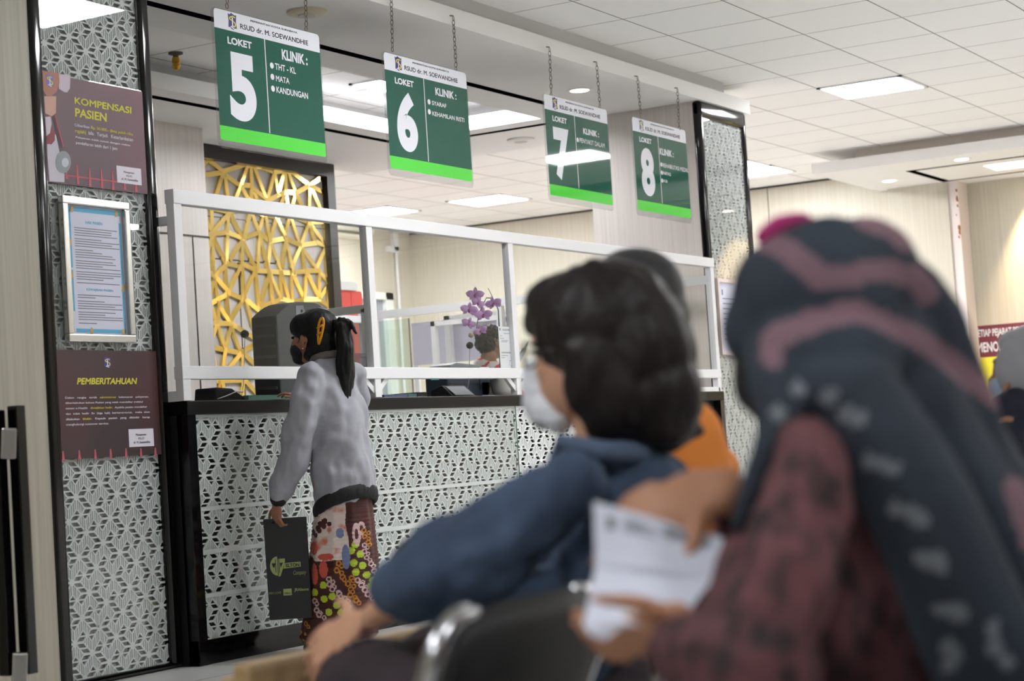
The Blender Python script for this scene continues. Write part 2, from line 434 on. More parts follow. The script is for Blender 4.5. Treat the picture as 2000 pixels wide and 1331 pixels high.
ceiling_light(8.35, 3.69, 'square ceiling light mirrored at the top of the left pillar')
ceiling_light(10.45, 2.08, 'square ceiling light mirrored above the upper poster on the left pillar')
for i, (kx, ky) in enumerate(((-17, 4), (-20, 8), (0, 7), (6, 8), (10, 7), (-15, 11), (0, 11), (6, 12), (10, 11), (3, 14), (-6, 13))):  # unseen panels, added to brighten the hall
    ceiling_light(LX(kx), LY(ky), 'added square hall ceiling light outside the picture')
q = [onz(x, y, ZC) for x, y in ((664, 415), (757, 404), (814, 413), (720, 422))]
ceiling_light(sum(v.x for v in q)/4-.36, sum(v.y for v in q)/4-.37, "square lit panel in the clerks' room ceiling, left one by the back wall")
q = onz(978, 378, ZC)
ceiling_light(q.x, q.y-.0, "square lit panel in the clerks' room ceiling, partly behind sign 7")
q = onz(684, 163, ZC)
ceiling_light(q.x, q.y-0.72, 'square lit panel in the ceiling recess between signs 5 and 6')
for i, (x, y) in enumerate(((15.2, 11.9), (16.2, 7.6), (12.4, 11.4), (18.6, 7.7))):  # unseen panels, added to brighten the clerks' area
    ceiling_light(x, y, "square ceiling light of the clerks' area outside the picture")
q = onz(1466, 331, ZC)
ceiling_light(q.x-.15, q.y-.3, 'square lit panel far off beside the right pillar, just its corner showing')

# ---- sprinkler in the recess
p = onz(343, 103, ZC)
o = thing('sprinkler', 'small brass sprinkler head hanging from the ceiling left of sign 5', 'sprinkler', p)
MB().lathe(p, [(0.05, 0), (0.05, -0.01), (0.02, -0.02), (0.02, -0.035)], 16).build('escutcheon', mat('sprinkler_dark', (96, 88, 74), 0.5), o)
MB().lathe(p+Vector((0, 0, -.035)), [(0.026, 0), (0.03, -0.03), (0.022, -0.04), (0.03, -0.06), (0.014, -0.085)], 12).build('nozzle', mat('brass', (196, 150, 40), 0.35, metal=0.6), o)

# ---- lattice panels -------------------------------------------------
def hole_polys():
    """holes of one cell, as (corner list) in pattern units, around the star at 0,0"""
    return [[(0, 0), (-1, 0), (-2, -1), (-1, -1)],
            [(0, 0), (-1, 0), (-1.5, .5), (-.5, .5)], [(-3, 1), (-2, 1), (-1.5, .5), (-2.5, .5)],
            [(-1.5, .5), (-.5, .5), (-1, 1)], [(-2.5, .5), (-1.5, .5), (-2, 0)]]
HP = hole_polys()
def in_poly(x, y, P):
    c = False; n = len(P)
    for i in range(n):
        (x0, y0), (x1, y1) = P[i], P[i-1]
        if (y0 > y) != (y1 > y) and x < (x1-x0)*(y-y0)/(y1-y0)+x0: c = not c
    return c
_hm = {}
def is_hole(x, y):
    """star positions: a=(3,-1), b=(2,1); the pattern repeats every 5 units both ways"""
    k = (round(x % 5, 3), round(y % 5, 3))
    if k in _hm: return _hm[k]
    r = False
    for i in range(-4, 5):
        for jj in range(-4, 5):
            sx, sy = 3*i+2*jj, -i+jj
            if abs(sx-k[0]) < 5 and abs(sy-k[1]) < 4:
                for P in HP:
                    if in_poly(k[0]-sx, k[1]-sy, P): r = True
    _hm[k] = r
    return r
SEG = [((-1, 0), (1, 0), .15), ((0, 0), (-1, -1), .11), ((-1, 0), (-2, -1), .11), ((-1.5, -.5), (-.5, -.5), .1),
       ((0, 0), (-1, 1), .11), ((-1, 0), (-2, 1), .11), ((-2.5, .5), (-.5, .5), .1), ((-.5, .5), (-1, 1), .08), ((-1.5, .5), (-1, 1), .1),
       ((-3, 1), (-2, 0), .11), ((-1.5, .5), (-2, 0), .1), ((0, -.9), (0, .9), .12), ((-1, 1), (-1, 1.6), .1), ((-2, 0), (-2, -.55), .1),
       ((1, 0), (1.5, .5), .08), ((1, 0), (1.5, -.5), .08), ((.2, .2), (-.2, -.2), .3), ((.2, -.2), (-.2, .2), .3)]
def clip(p, q, x0, x1, z0, z1):
    t0, t1 = 0.0, 1.0; dx, dz = q[0]-p[0], q[1]-p[1]
    for a, b in ((-dx, p[0]-x0), (dx, x1-p[0]), (-dz, p[1]-z0), (dz, z1-p[1])):
        if abs(a) < 1e-9:
            if b < 0: return None
        else:
            t = b/a
            if a < 0: t0 = max(t0, t)
            else: t1 = min(t1, t)
    if t0 >= t1: return None
    return (p[0]+dx*t0, p[1]+dz*t0), (p[0]+dx*t1, p[1]+dz*t1)
def lattice(name, X0, X1, Z0, Z1, Y, parent, mats, k=0.0545, flip=False, ox=0.0, oz=0.0, depth=0.02):
    """lattice sheet facing -y, front at Y; ground plate with cut-outs behind the raised bars and slats"""
    W, H = (X1-X0)/k, (Z1-Z0)/k
    mx = (lambda u: X1-u*k) if flip else (lambda u: X0+u*k)
    mz = lambda v: Z0+v*k
    bars = MB(); bars.cur = 0
    def addbar(p, q, wd, y0):
        c = clip(p, q, 0, W, 0, H)
        if not c: return
        (ax, az), (bx, bz) = c
        d = math.hypot(bx-ax, bz-az)
        if d < 0.02: return
        nx, nz = -(bz-az)/d*wd/2, (bx-ax)/d*wd/2
        P = [(ax+nx, az+nz), (ax-nx, az-nz), (bx-nx, bz-nz), (bx+nx, bz+nz)]
        P = [(min(max(u, 0), W), min(max(v, 0), H)) for u, v in P]
        f = [(mx(u), Y+y0, mz(v)) for u, v in P]; g = [(mx(u), Y+0.007, mz(v)) for u, v in P]
        bars.add(f+g, [(0, 1, 2, 3), (0, 4, 5, 1), (1, 5, 6, 2), (2, 6, 7, 3), (3, 7, 4, 0)])
    n = int(max(W, H))+6
    for i in range(-n, n):
        for jj in range(-n, n):
            sx, sz = 3*i+2*jj+ox, -i+jj+oz
            if -4 < sx < W+4 and -3 < sz < H+3:
                for (p, q, wd) in SEG:
                    addbar((p[0]+sx, p[1]+sz), (q[0]+sx, q[1]+sz), wd*1.25, 0.0002*random.random())
    # slats and the pierced ground plate, on a half-unit grid
    st = 0.5
    i0 = math.floor(-ox/st)-1
    ground = MB()
    def cellclip(P):
        return [(min(max(u, 0), W), min(max(v, 0), H)) for u, v in P]
    ni, nj = int(W/st)+3, int(H/st)+3
    for i in range(-1, ni):
        u0 = i*st+(ox % st)-st
        run = None
        for jj in range(-1, nj):
            v0 = jj*st+(oz % st)-st
            if u0+st > 0 and u0 < W and v0+st > 0 and v0 < H:
                uc, vc = u0+st/2, v0+st/2
                T = [((u0, v0), (u0+st, v0)), ((u0+st, v0), (u0+st, v0+st)), ((u0+st, v0+st), (u0, v0+st)), ((u0, v0+st), (u0, v0))]
                fl = [is_hole((a[0]+b[0]+uc*2)/4-ox, (a[1]+b[1]+vc*2)/4-oz) for a, b in T]
                if not any(fl):
                    P = cellclip([(u0, v0), (u0+st, v0), (u0+st, v0+st), (u0, v0+st)])
                    ground.quad(*[(mx(u), Y+0.0048, mz(v)) for u, v in P])
                else:
                    for (a, b), h in zip(T, fl):
                        if not h:
                            P = cellclip([a, b, (uc, vc)]); ground.quad(*[(mx(u), Y+0.0048, mz(v)) for u, v in P])
    # slats: thin vertical bars where the sheet is not pierced
    fine = 0.125
    for i in range(int(W/st)+3):
        u = i*st+(ox % st)-st
        for du in (0.0, 0.25):
            uu = u+du
            if not (0.05 < uu < W-0.05): continue
            run = None; v = 0.0
            while v <= H+fine:
                ok = v < H and not is_hole(uu-ox+0.001, v-oz+0.061)
                if ok and run is None: run = v
                if not ok and run is not None:
                    if v-run > 0.2: addbar((uu, run), (uu, v), 0.075 if du else 0.11, 0.001)
                    run = None
                v += fine
    nb_ = len(bars.f)
    bars.cur = 1
    bars.add(ground.v, ground.f)
    return bars.build(name, mats, parent, fix=False)

# ---- emblem used on the signs and posters
def emblem(x0, x1, z0, z1, y, parent, cols=((52, 44, 110), (222, 208, 50), (230, 230, 236))):
    fx = lambda u: x0+(x1-x0)*u; fz = lambda v: z0+(z1-z0)*v
    sh = [(0, .92), (.2, .88), (.42, 1), (.5, .96), (.8, .88), (1, .92), (.94, .5), (1, .1), (.8, .1), (.62, 0), (.4, .02), (.2, .12), (0, .1), (.06, .5)]
    P = [(fx(u), y, fz(v)) for u, v in sh]
    k = '_%d_%d_%d' % cols[0]
    a = MB().prism(P, (0, 0.0006, 0)).build('emblem', mat('emblem_blue'+k, cols[0], 0.5), parent)
    s = MB()
    def stroke(pts, w_):
        for p, q in zip(pts, pts[1:]):
            s.bar((fx(p[0]), y-.0006, fz(p[1])), (fx(q[0]), y-.0006, fz(q[1])), 0.0004, w_*(x1-x0), up=(0, 1, 0)) if False else s.add(_strip(p, q, w_, fx, fz, y-.0006), [(0, 1, 2, 3)])
    stroke([(.85, .74), (.55, .8), (.2, .7), (.2, .58), (.6, .52)], .13)
    stroke([(.62, .5), (.86, .38), (.8, .22), (.62, .16)], .14)
    s.build('emblem_figure', mat('emblem_yellow', cols[1], 0.5), a)
    t = MB()
    for p, q in (((.5, .72), (.5, .2)), ((.38, .2), (.66, .2)), ((.25, .16), (.7, .05))):
        t.add(_strip(p, q, .12, fx, fz, y-.0008), [(0, 1, 2, 3)])
    t.build('emblem_column', mat('emblem_white', cols[2], 0.5), a)
    return a
def _strip(p, q, w_, fx, fz, y):
    d = math.hypot(q[0]-p[0], q[1]-p[1]); nx, nz = -(q[1]-p[1])/d*w_/2, (q[0]-p[0])/d*w_/2
    return [(fx(p[0]+nx), y, fz(p[1]+nz*.5)), (fx(p[0]-nx), y, fz(p[1]-nz*.5)), (fx(q[0]-nx), y, fz(q[1]-nz*.5)), (fx(q[0]+nx), y, fz(q[1]+nz*.5))]

# ---- pillars ---------------------------------------------------------
def pillar(name, X0, X1, ztop, back, fwid=0.078, top_frame=False, ox=0.0):
    o = struct(name, (X0, YP, 0))
    MB().box((X0+.01, YP+0.05, 0), (X1-.01, back, ztop)).build('core', PINK, o)
    f = MB()
    f.box((X0, YP, 0), (X0+fwid, YP+0.07, ztop)); f.box((X1-fwid, YP, 0), (X1, YP+0.07, ztop)); f.box((X0, YP, 0), (X1, YP+.07, 0.03))
    if top_frame: f.box((X0, YP, ztop-0.13), (X1, YP+.07, ztop))
    # round the front edges of the frame so that lamps show in them as soft streaks
    f.build('frame', BLACKG, o, smooth=True, bevel=0.024, seg=5)
    lattice('lattice_panel', X0+fwid, X1-fwid, 0.03, ztop-(0.13 if top_frame else 0), YP+0.028, o, [LATT, LATTG], flip=True, ox=ox)
    MB().box((X0+fwid, YP+0.048, 0.03), (X1-fwid, YP+0.056, ztop)).build('backing_board', HOLEP, o)
    MB().box((X0+fwid-.005, YP+0.014, 0.03), (X1-fwid+.005, YP+0.020, ztop-(0.13 if top_frame else 0))).build('glass_cover', PGLASS, o)
    return o
pillar('pillar_left', 6.405, 7.232, ZS, 6.5, ox=0.6)
pillar('pillar_right', 13.745, 14.66, ZS, 6.5, fwid=0.06, top_frame=True, ox=1.7)

# ---- counter -------------------------------------------------------------
CX0, CX1, CZ = 7.232, 13.60, 1.268
ct = thing('service_counter', 'long black-topped reception counter faced with white patterned lattice panels', 'counter', (CX0, YCF, 0))
ca = MB(); ca.box((CX0, YCF+.06, 0.0), (CX1, YCF+.75, 1.2)); ca.build('carcass', BLACKM, ct)
MB().box((CX0, YCF, 1.2), (CX1, YCF+.78, CZ)).build('worktop', mat('worktop_black', (12, 11, 12), 0.4, spec=.2), ct, bevel=0.006)
fr = MB(); fr.box((CX0, YCF+.004, 0), (CX0+.062, YCF+.07, 1.2)); fr.box((CX1-.07, YCF+.004, 0), (CX1, YCF+.07, 1.2)); fr.box((CX0, YCF+.012, 0.0), (CX1, YCF+.07, 0.118))
fr.build('black_frame', BLACKG, ct)
px_j = 10.40
rows = [(0.118, 0.318), (0.335, 0.528), (0.545, 0.735), (0.752, 1.2)]
for (xa, xb) in ((CX0+.062, px_j-.003), (px_j+.003, 12.9)):
    MB().box((xa, YCF+.050, .118), (xb, YCF+.06, 1.2)).build('backing_board', HOLE, ct)
    for (za, zb) in rows:
        lattice('lattice_panel', xa, xb, za, zb, YCF+.024, ct, [LATT, LATTG], ox=random.random()*5, oz=random.random()*5)
st = MB()
for z in (0.3265, 0.5365, 0.7435): st.box((CX0+.062, YCF+.018, z-.010), (12.9, YCF+.05, z+.010))
st.box((CX0+.062, YCF+.02, 1.185), (12.9, YCF+.05, 1.2))
st.build('rail', LATT, ct)
MB().box((CX0+.062, YCF+.008, .118), (px_j-.0015, YCF+.014, 1.199)).build('glass_cover', GLASS, ct)
MB().box((px_j-.0015, YCF+.008, .118), (px_j+.0015, YCF+.014, 1.199)).build('glass_joint', GLEDGE, ct)

# ---- screen on the counter -----------------------------------------
sc = thing('counter_screen', 'white aluminium framed glass screen standing along the counter top', 'screen', (CX0, YCF, CZ))
f = MB()
posts = [7.245, 8.885, 10.458, 12.03, 13.545]
yb0, yb1 = YCF+.004, YCF+.052
for i, x in enumerate(posts): f.box((x-.03, yb0, CZ), (x+.03, yb1, 2.27))
f.box((7.211, yb0-.006, 2.222), (13.579, yb1+.003, 2.292))
f.box((7.211, yb0-.004, 1.372), (13.579, yb1+.002, 1.436))
f.box((posts[-2], yb0, CZ), (posts[-1], yb1, CZ+.035))
f.build('frame', ALU, sc, bevel=0.004)
for x in posts[1:4]:
    for s in (-1, 1): MB().bar((x+s*.015, YCF+.028, 1.30), (x+s*.125, YCF+.028, 1.385), 0.03, 0.022, up=(0, 1, 0)).build('bracket', ALU, sc)
for i in range(4):
    MB().box((posts[i]+.03, YCF+.028, 1.436), (posts[i+1]-.03, YCF+.032, 2.222)).build('glass_pane', GLASS, sc)
r = MB()     # side returns at both ends, running back to the pillar and the partition
r.box((7.218, yb1, 2.125), (7.262, 6.70, 2.165)); r.box((7.218, yb1, CZ), (7.262, 6.70, CZ+.05)); r.box((7.218, 6.66, CZ), (7.262, 6.70, 2.29))
r.build('return_frame', ALU, sc)
MB().box((7.238, yb1, CZ+.05), (7.242, 6.66, 2.125)).build('glass_pane', GLASS, sc)
# partition running back from the right end of the counter
pt = thing('partition_frame', "white framed glass partition running back from the counter's right end", 'partition', (13.6, 6.75, 0))
f = MB()
f.box((13.57, 6.02, 2.10), (13.62, 9.15, 2.165)); f.box((13.57, 9.10, 0), (13.62, 9.15, 2.165)); f.box((13.57, 7.86, 0), (13.62, 7.91, 2.16)); f.box((13.575, 6.75, 0), (13.615, 6.79, 2.12))
f.box((13.57, 7.91, 1.99), (13.62, 8.55, 2.03)); f.box((13.57, 8.51, 0), (13.62, 8.55, 2.03)); f.box((13.575, 6.8, .02), (13.615, 9.1, .06))
f.build('frame', ALU, pt)
MB().box((13.592, 6.8, .06), (13.597, 9.1, 2.0)).build('glass_pane', GLASS, pt)

# ---- gold lattice panel -----------------------------------------------
YG = 9.8
gp = thing('gold_lattice_panel', 'tall wall panel of mirror-gold cut lattice in a black frame behind the counter', 'wall panel', (12.25, YG, 0))
MB().box((11.5, YG+.03, 0), (14.05, YG+.12, 3.45)).build('backing_panel', PINK, gp)
f = MB(); f.box((12.2, YG-.03, 3.44), (14.06, YG+.12, ZS)); f.box((13.945, YG-.03, 0), (14.06, YG+.12, 3.44))
f.build('black_frame', mat('frame_black', (20, 19, 22), 0.35), gp)
jl = MB(); 
p0, p1, p2 = ony(405, 503, YG), ony(585, 520, YG), ony(470, 512, YG)
jl.box((p0.x, YG+.027, p0.z-.006), (13.3, YG+.031, p0.z+.006)); jl.box((p2.x-.006, YG+.027, 0), (p2.x+.006, YG+.031, p2.z))
p3 = ony(470, 428, YG); jl.box((12.2, YG+.027, p3.z-.003), (13.9, YG+.031, p3.z+.003))
jl.build('door_joint', MATS['joint_dark2'], gp)
C3 = """135,150,290,330;135,150,85,270;85,370,290,340;290,330,500,215;500,215,690,235;290,350,460,470;290,350,215,600;310,370,345,620;540,230,470,470;570,240,580,480;600,240,720,590;690,235,810,340;460,465,580,475;470,470,420,600;470,470,540,600;580,480,570,620;580,490,720,600;590,510,650,640;810,340,740,600;810,340,850,560;810,340,890,275;890,275,980,285;900,285,850,540;910,285,920,530;940,285,1020,540;980,285,1160,470;1160,470,1290,330;1160,470,1300,545;1160,470,1020,545;1020,545,920,535;920,535,730,625;920,540,820,790;920,540,960,770;1020,550,960,770;1020,550,1150,840;1160,480,1150,840;1170,480,1300,790;110,680,360,740;345,620,360,740;215,600,185,690;180,690,185,930;360,740,190,940;360,740,490,1000;345,740,330,1240;110,800,190,950;360,735,570,710;570,620,570,710;650,640,700,770;120,965,330,940;330,940,490,1000;570,710,510,990;570,720,650,930;570,710,700,770;700,770,830,780;700,780,650,930;720,790,760,1020;830,780,770,1000;830,790,920,990;830,780,960,765;960,775,910,990;970,775,1060,1060;970,765,1150,840;1150,840,1330,835;1150,850,1070,1070;1160,850,1210,1040;1170,860,1320,1070;490,1000,650,940;650,940,760,1030;760,1030,920,1000;920,1000,1060,1070;1060,1070,1240,1045;1240,1045,1330,1080;1310,780,1330,1080;190,960,140,1130;190,970,200,1320;190,970,320,1240;490,1010,370,1210;490,1010,480,1250;490,1020,610,1290;660,950,640,1300;660,950,740,1300;770,1040,740,1300;770,1040,870,1300;920,1010,890,1280;920,1010,990,1310;1070,1080,980,1290;1080,1090,1110,1310;1080,1090,1220,1290;1320,1090,1220,1310;1325,1080,1340,1331"""
C4 = """75,130,140,190;100,20,140,190;250,70,140,190;250,70,330,85;240,80,250,330;140,190,90,400;140,190,180,430;150,190,270,330;390,60,270,320;390,70,400,340;390,70,510,130;510,120,410,350;510,130,540,450;510,130,860,155;630,150,560,440;630,150,660,410;640,160,730,370;730,150,740,370;740,150,810,400;830,150,840,400;840,160,950,390;870,145,1080,130;960,130,950,390;965,140,1080,380;1080,130,1080,380;1080,140,1170,240;1170,100,1165,460;1170,250,1080,390;1080,390,1165,450;660,420,740,385;740,385,840,410;560,450,660,420;270,330,380,380;260,340,100,430;250,340,270,600;180,430,170,590;180,440,270,590;100,430,160,600;400,340,390,400;410,370,280,590;430,400,530,480;430,420,490,620;100,605,290,605;160,620,115,740;170,620,240,840;290,620,240,840;290,620,370,850;300,615,490,730;120,820,370,870;490,800,390,860;235,850,210,1080;370,880,210,1090;390,880,400,1090;400,870,510,980;115,740,125,830;125,850,165,1110;120,1120,380,1115;200,1090,170,1230;210,1090,230,1260;400,1080,390,1250;400,1100,500,1080;410,1110,520,1230;840,410,950,390;950,390,1080,390"""
gm = MB(); gn = 0
def goldbar(x0, y0, x1, y1, w_=0.042):
    global gn
    a, b = ony(x0, y0, YG), ony(x1, y1, YG)
    a.x = min(max(a.x, 12.26), 13.94); b.x = min(max(b.x, 12.26), 13.94); a.z = min(a.z, 3.44); b.z = min(b.z, 3.44)
    d = (b-a); L = d.length
    if L < .02: return
    d /= L; n = Vector((-d.z, 0, d.x)); a = a-d*.02; b = b+d*.02
    # every strip is a hair out of plane, as hand-mounted mirror strips are
    gn += 1; y0_ = YG+0.004+0.0006*(gn % 7); ti = 0.0016*math.sin(gn*2.3)
    P = [a+n*w_/2, a-n*w_/2, b-n*w_/2, b+n*w_/2]
    fr_ = [(p.x, y0_+ti*(1 if i in (0, 3) else -1), p.z) for i, p in enumerate(P)]; bk = [(p.x, YG+.03, p.z) for p in P]
    gm.add(fr_+bk, [(0, 1, 2, 3), (0, 4, 5, 1), (1, 5, 6, 2), (2, 6, 7, 3), (3, 7, 4, 0)])
for s_ in C3.split(';'):
    v = [float(t) for t in s_.split(',')]; goldbar(380+v[0]/5.118, 270+v[1]/5.118, 380+v[2]/5.118, 270+v[3]/5.118)
for s_ in C4.split(';'):
    v = [float(t) for t in s_.split(',')]; goldbar(390+v[0]/4.589, 500+v[1]/4.589, 390+v[2]/4.589, 500+v[3]/4.589)
# lower part, hidden behind the counter in the photograph
gm.build('gold_lattice', GOLD, gp, fix=False)

# ---- hanging signs ------------------------------------------------------
YSG = 6.022
GREEN = mat('sign_green', (20, 86, 70), 0.03); LIME = mat('sign_lime', (86, 214, 72), 0.04); SWHITE = mat('sign_white', (226, 228, 236), 0.04); SINK = mat('sign_ink', (44, 40, 44), 0.05)
REF0 = 7.664
def loc5(px, py):
    p = ony(px, py, YSG); return p.x-REF0, p.z
def chain(mb, a, b):
    n = max(2, int((b-a).length/0.026))
    for i in range(n):
        c = a+(b-a)*((i+.5)/n); ph = (i % 2)*math.pi/2; R, r_ = 0.0095, 0.0022
        ax = Vector((math.cos(ph), math.sin(ph), 0)); pts = []
        for k in range(9):
            t = 2*math.pi*k/8; pts.append(c+ax*(R*math.cos(t))+Vector((0, 0, 1))*(0.017*math.sin(t)))
        mb.tube(pts, r_, 5, cap=False)
CHAINM = mat('chain_steel', (120, 112, 104), 0.35, metal=0.9)
def sign(num, X0, items, chains, label, zoff=0.0, bullets=None, klinik=None, fade=False):
    o = thing('hanging_sign', label, 'sign', (X0+.47, YSG, ZT-.07), 'counter number signs')
    W = 0.943; zt, zb = 3.272+zoff, 2.550+zoff; r = 0.035
    def rr(x0, x1, z0, z1, rad, y, top=True, bot=True):
        P = []
        for cx, cz, a0, on in ((x1-rad, z1-rad, 0, top), (x0+rad, z1-rad, 90, top), (x0+rad, z0+rad, 180, bot), (x1-rad, z0+rad, 270, bot)):
            if on:
                for k in range(6):
                    a_ = math.radians(a0+18*k); P.append((cx+rad*math.cos(a_), y, cz+rad*math.sin(a_)))
            else:
                P.append(((x1 if cx > (x0+x1)/2 else x0), y, (z1 if a0 < 180 else z0)))
        return P
    MB().prism(rr(X0, X0+W, zb, zt, r, YSG), (0, 0.005, 0)).build('acrylic_panel', ACRYL, o)
    y = YSG+0.0012
    a, b = X0+.018, X0+W-.012
    y = YSG-0.001
    # print: white heading, green field, lime band
    ztop, zg, zl, zbt = zt-.006, 3.166+zoff, 2.664+zoff, 2.590+zoff
    MB().quad(*rr(a, b, zg, ztop, .022, y, True, False)).build('heading_print', SWHITE, o)
    MB().quad((a, y, zl), (b, y, zl), (b, y, zg), (a, y, zg)).build('green_print', GREEN, o)
    MB().quad(*rr(a, b, zbt, zl, .012, y, False, True)).build('lime_band', LIME, o)
    y2 = y-0.0006
    def T(s, bl, tr, m, nm, **k):
        A, B = loc5(*bl), loc5(*tr); text(s, X0+A[0], X0+B[0], A[1]+zoff, B[1]+zoff, y2, m, nm, o, **k)
    T('PEMERINTAH KOTA SURABAYA', (488.8, 42.5), (580.1, 62.5), SINK, 'lettering', bold=.022)
    T('RSUD dr. M. SOEWANDHIE', (468.8, 56.2), (601.1, 79.8), SINK, 'lettering', bold=.016)
    T('LOKET', (444.2, 85.1), (490.9, 82.4), SWHITE, 'lettering', bold=.035)
    T(str(num), (451.4, 233), (495.6, 111), SWHITE, 'numeral', bold=.05)
    A = loc5(517.9, 75.7); B = loc5(524.8, 259.9); x = X0+(A[0]+B[0])/2
    MB().quad((x-.0035, y2, B[1]+zoff), (x+.0035, y2, B[1]+zoff), (x+.0035, y2, A[1]+zoff), (x-.0035, y2, A[1]+zoff)).build('dividing_line', SWHITE, o)
    a0, b0 = loc5(446, 49), loc5(459.5, 25)
    emblem(X0+a0[0]-.002, X0+b0[0]+.004, 3.175+zoff, 3.262+zoff, y2, o)
    bl, tr = klinik; A, B = ony(*bl, YSG), ony(*tr, YSG); text('KLINIK :', A.x, B.x, A.z, B.z, y2, SWHITE, 'lettering', o, bold=.035)
    for s, bl, tr in items:
        A, B = ony(*bl, YSG), ony(*tr, YSG); text(s, A.x, min(B.x, X0+W-.012), A.z, B.z, y2, SWHITE, 'lettering', o, bold=.016)
    bm_ = MB()
    for c in bullets:
        p = ony(*c, YSG); n = 14
        bm_.add([(p.x+.0165*math.cos(2*math.pi*i/n), y2, p.z+.0165*math.sin(2*math.pi*i/n)) for i in range(n)], [tuple(range(n))])
    bm_.build('bullet_points', SWHITE, o)
    for (c0, c1) in chains:
        t, b2 = ony(*c0, YSG), ony(*c1, YSG); m = MB()
        m.tube([(b2.x+.012*math.cos(k*math.pi/5), YSG+.0025, b2.z-.002+.014*math.sin(k*math.pi/5)) for k in range(11)], .0022, 6, cap=False)
        chain(m, t, b2+Vector((0, 0, .012)))
        m.tube([(t.x, YSG, t.z+.004), (t.x, 6.046, t.z+.008)], .004, 6)
        m.build('chain', CHAINM, o, smooth=True)
c4 = lambda x, y: (380+x/3.502, y/3.502)
c6 = lambda x, y: (600+x/4.1667, 60+y/4.1667)
c5 = lambda x, y: (900+x/3.168, 50+y/3.168)
top5a = CAM + ray(440, -52)*1  # chains of sign 5 leave the top of the picture
sign(5, 7.664, [('THT - KL', c4(550, 475), c4(690, 465)), ('MATA', c4(556, 556), c4(646, 536)), ('KANDUNGAN', c4(560, 634), c4(773, 637))],
     [((442, -66), (444, 11)), ((596, -30), (598.5, 56))], 'hanging green and white sign with a large 5, the nearest of the signs', bullets=[c4(527, 449), c4(531, 526), c4(535, 607)], klinik=(c4(597, 408), c4(768, 378)))
sign(6, 9.213, [('SYARAF', c6(1015, 605), c6(1130, 597)), ('KEHAMILAN RISTI', c6(1017, 691), c6(1276, 713))],
     [((764, -4), (767, 96)), ((885, 32), (891, 134))], 'hanging green and white sign with a large 6', bullets=[c6(990, 580), c6(992, 660)], klinik=(c6(1043, 525), c6(1210, 503)))
sign(7, 11.115, [('PENYAKIT DALAM', c5(735, 724), c5(888, 730))],
     [((1073, 93), (1077, 184)), ((1165, 122), (1172, 209))], 'hanging green and white sign with a large 7 and a light mirrored across it', bullets=[c5(722, 708)], klinik=(c5(757, 671), c5(852, 657)))
sign(8, 12.425, [('REHABILITASI MEDIK', c5(1250, 877), c5(1406, 886)), ('NIFAS', c5(1252, 923), c5(1298, 912)), ('KB', c5(1254, 969), c5(1277, 957))],
     [((1245, 150), (1252, 231)), ((1323, 173), (1327, 257))], 'hanging green and white sign with a large 8, farthest of the signs', bullets=[c5(1240, 860), c5(1243, 911), c5(1245, 960)], klinik=(c5(1230, 798), c5(1314, 778)))

# ---- posters on the left pillar -----------------------------------------
YB = YP+.008
MAROON = mat('poster_maroon', (92, 68, 78), 0.5, var=((118, 70, 80), (1.6, 1.6, 1.6), 1, 0.35, 0.7)); MAROON2 = mat('poster_dark_maroon', (48, 32, 34), 0.5, var=((86, 34, 38), (1.7, 1, 1.3), 1, 0.4, 0.75))  # upper board lightened and greyed: reflection haze put into its colour
PYEL = mat('poster_yellow', (208, 200, 62), 0.6); PWHI = mat('poster_white', (214, 208, 220), 0.6); PULSE = mat('pulse_red', (186, 84, 96), 0.6)
bz = lambda c, y0=YB: ony(c[0], c[1], y0)
b1 = lambda x, y: (60+x/4.929, 120+y/4.929)
P1 = thing('poster', 'maroon notice reading KOMPENSASI PASIEN with a doctor drawing, upper on the left pillar', 'poster', (6.8, YB, 2.5))
MB().box((6.462, YB-.003, 2.272), (7.152, YB+.006, 2.772)).build('board', MAROON, P1)
y2 = YB-.0038
def pt_(x, y, f=b1, yy=None):
    p = ony(*f(x, y), yy if yy is not None else y2); return (p.x, (yy if yy is not None else y2), p.z)
def poly(name, pts, m, parent, f=b1, lift=0.0):
    P = [pt_(x, y, f) for x, y in pts]; P = [(min(max(a, 6.463), 7.15), b-lift, c) for a, b, c in P]
    return MB().quad(*P).build(name, m, parent)
dr = poly('doctor_drawing', [(155, 720), (235, 700), (245, 720), (325, 1090), (325, 1165), (180, 1155), (160, 900)], mat('coat_grey', (196, 192, 204), 0.6), P1)
poly('drawn_head', [(112, 85), (272, 115), (278, 210), (250, 290), (200, 335), (150, 330), (122, 280)], mat('draw_tan', (178, 122, 106), 0.6), dr)
poly('drawn_sleeve', [(275, 122), (382, 130), (378, 260), (350, 300), (320, 295), (270, 262)], mat('draw_pale', (206, 192, 206), 0.6), dr)
poly('drawn_hand', [(130, 335), (245, 335), (242, 500), (200, 530), (140, 500)], mat('draw_skin', (206, 164, 148), 0.6), dr)
poly('drawn_scarf', [(150, 730), (205, 640), (232, 700), (232, 760), (200, 800), (155, 795)], mat('draw_red', (140, 60, 72), 0.6), dr, lift=.0004)
poly('drawn_cuff', [(138, 535), (190, 530), (200, 600), (185, 690), (150, 720)], mat('draw_pale', (206, 192, 206), 0.6), dr, lift=.0006)
poly('drawn_tube', [(210, 535), (235, 545), (298, 830), (282, 835)], mat('draw_dark', (78, 70, 80), 0.6), dr, lift=.0008)
poly('drawn_cord', [(228, 520), (240, 520), (318, 820), (308, 830)], PULSE, dr, lift=.0010)
c = [(312+74*math.cos(t*math.pi/9), 970+108*math.sin(t*math.pi/9)) for t in range(18)]
poly('drawn_disc', c, mat('draw_steel', (136, 142, 148), 0.5), dr, lift=.0012)
c = [(330+34*math.cos(t*math.pi/6), 975+46*math.sin(t*math.pi/6)) for t in range(12)]
poly('drawn_disc_centre', c, mat('draw_steel2', (188, 192, 198), 0.5), dr, lift=.0016)
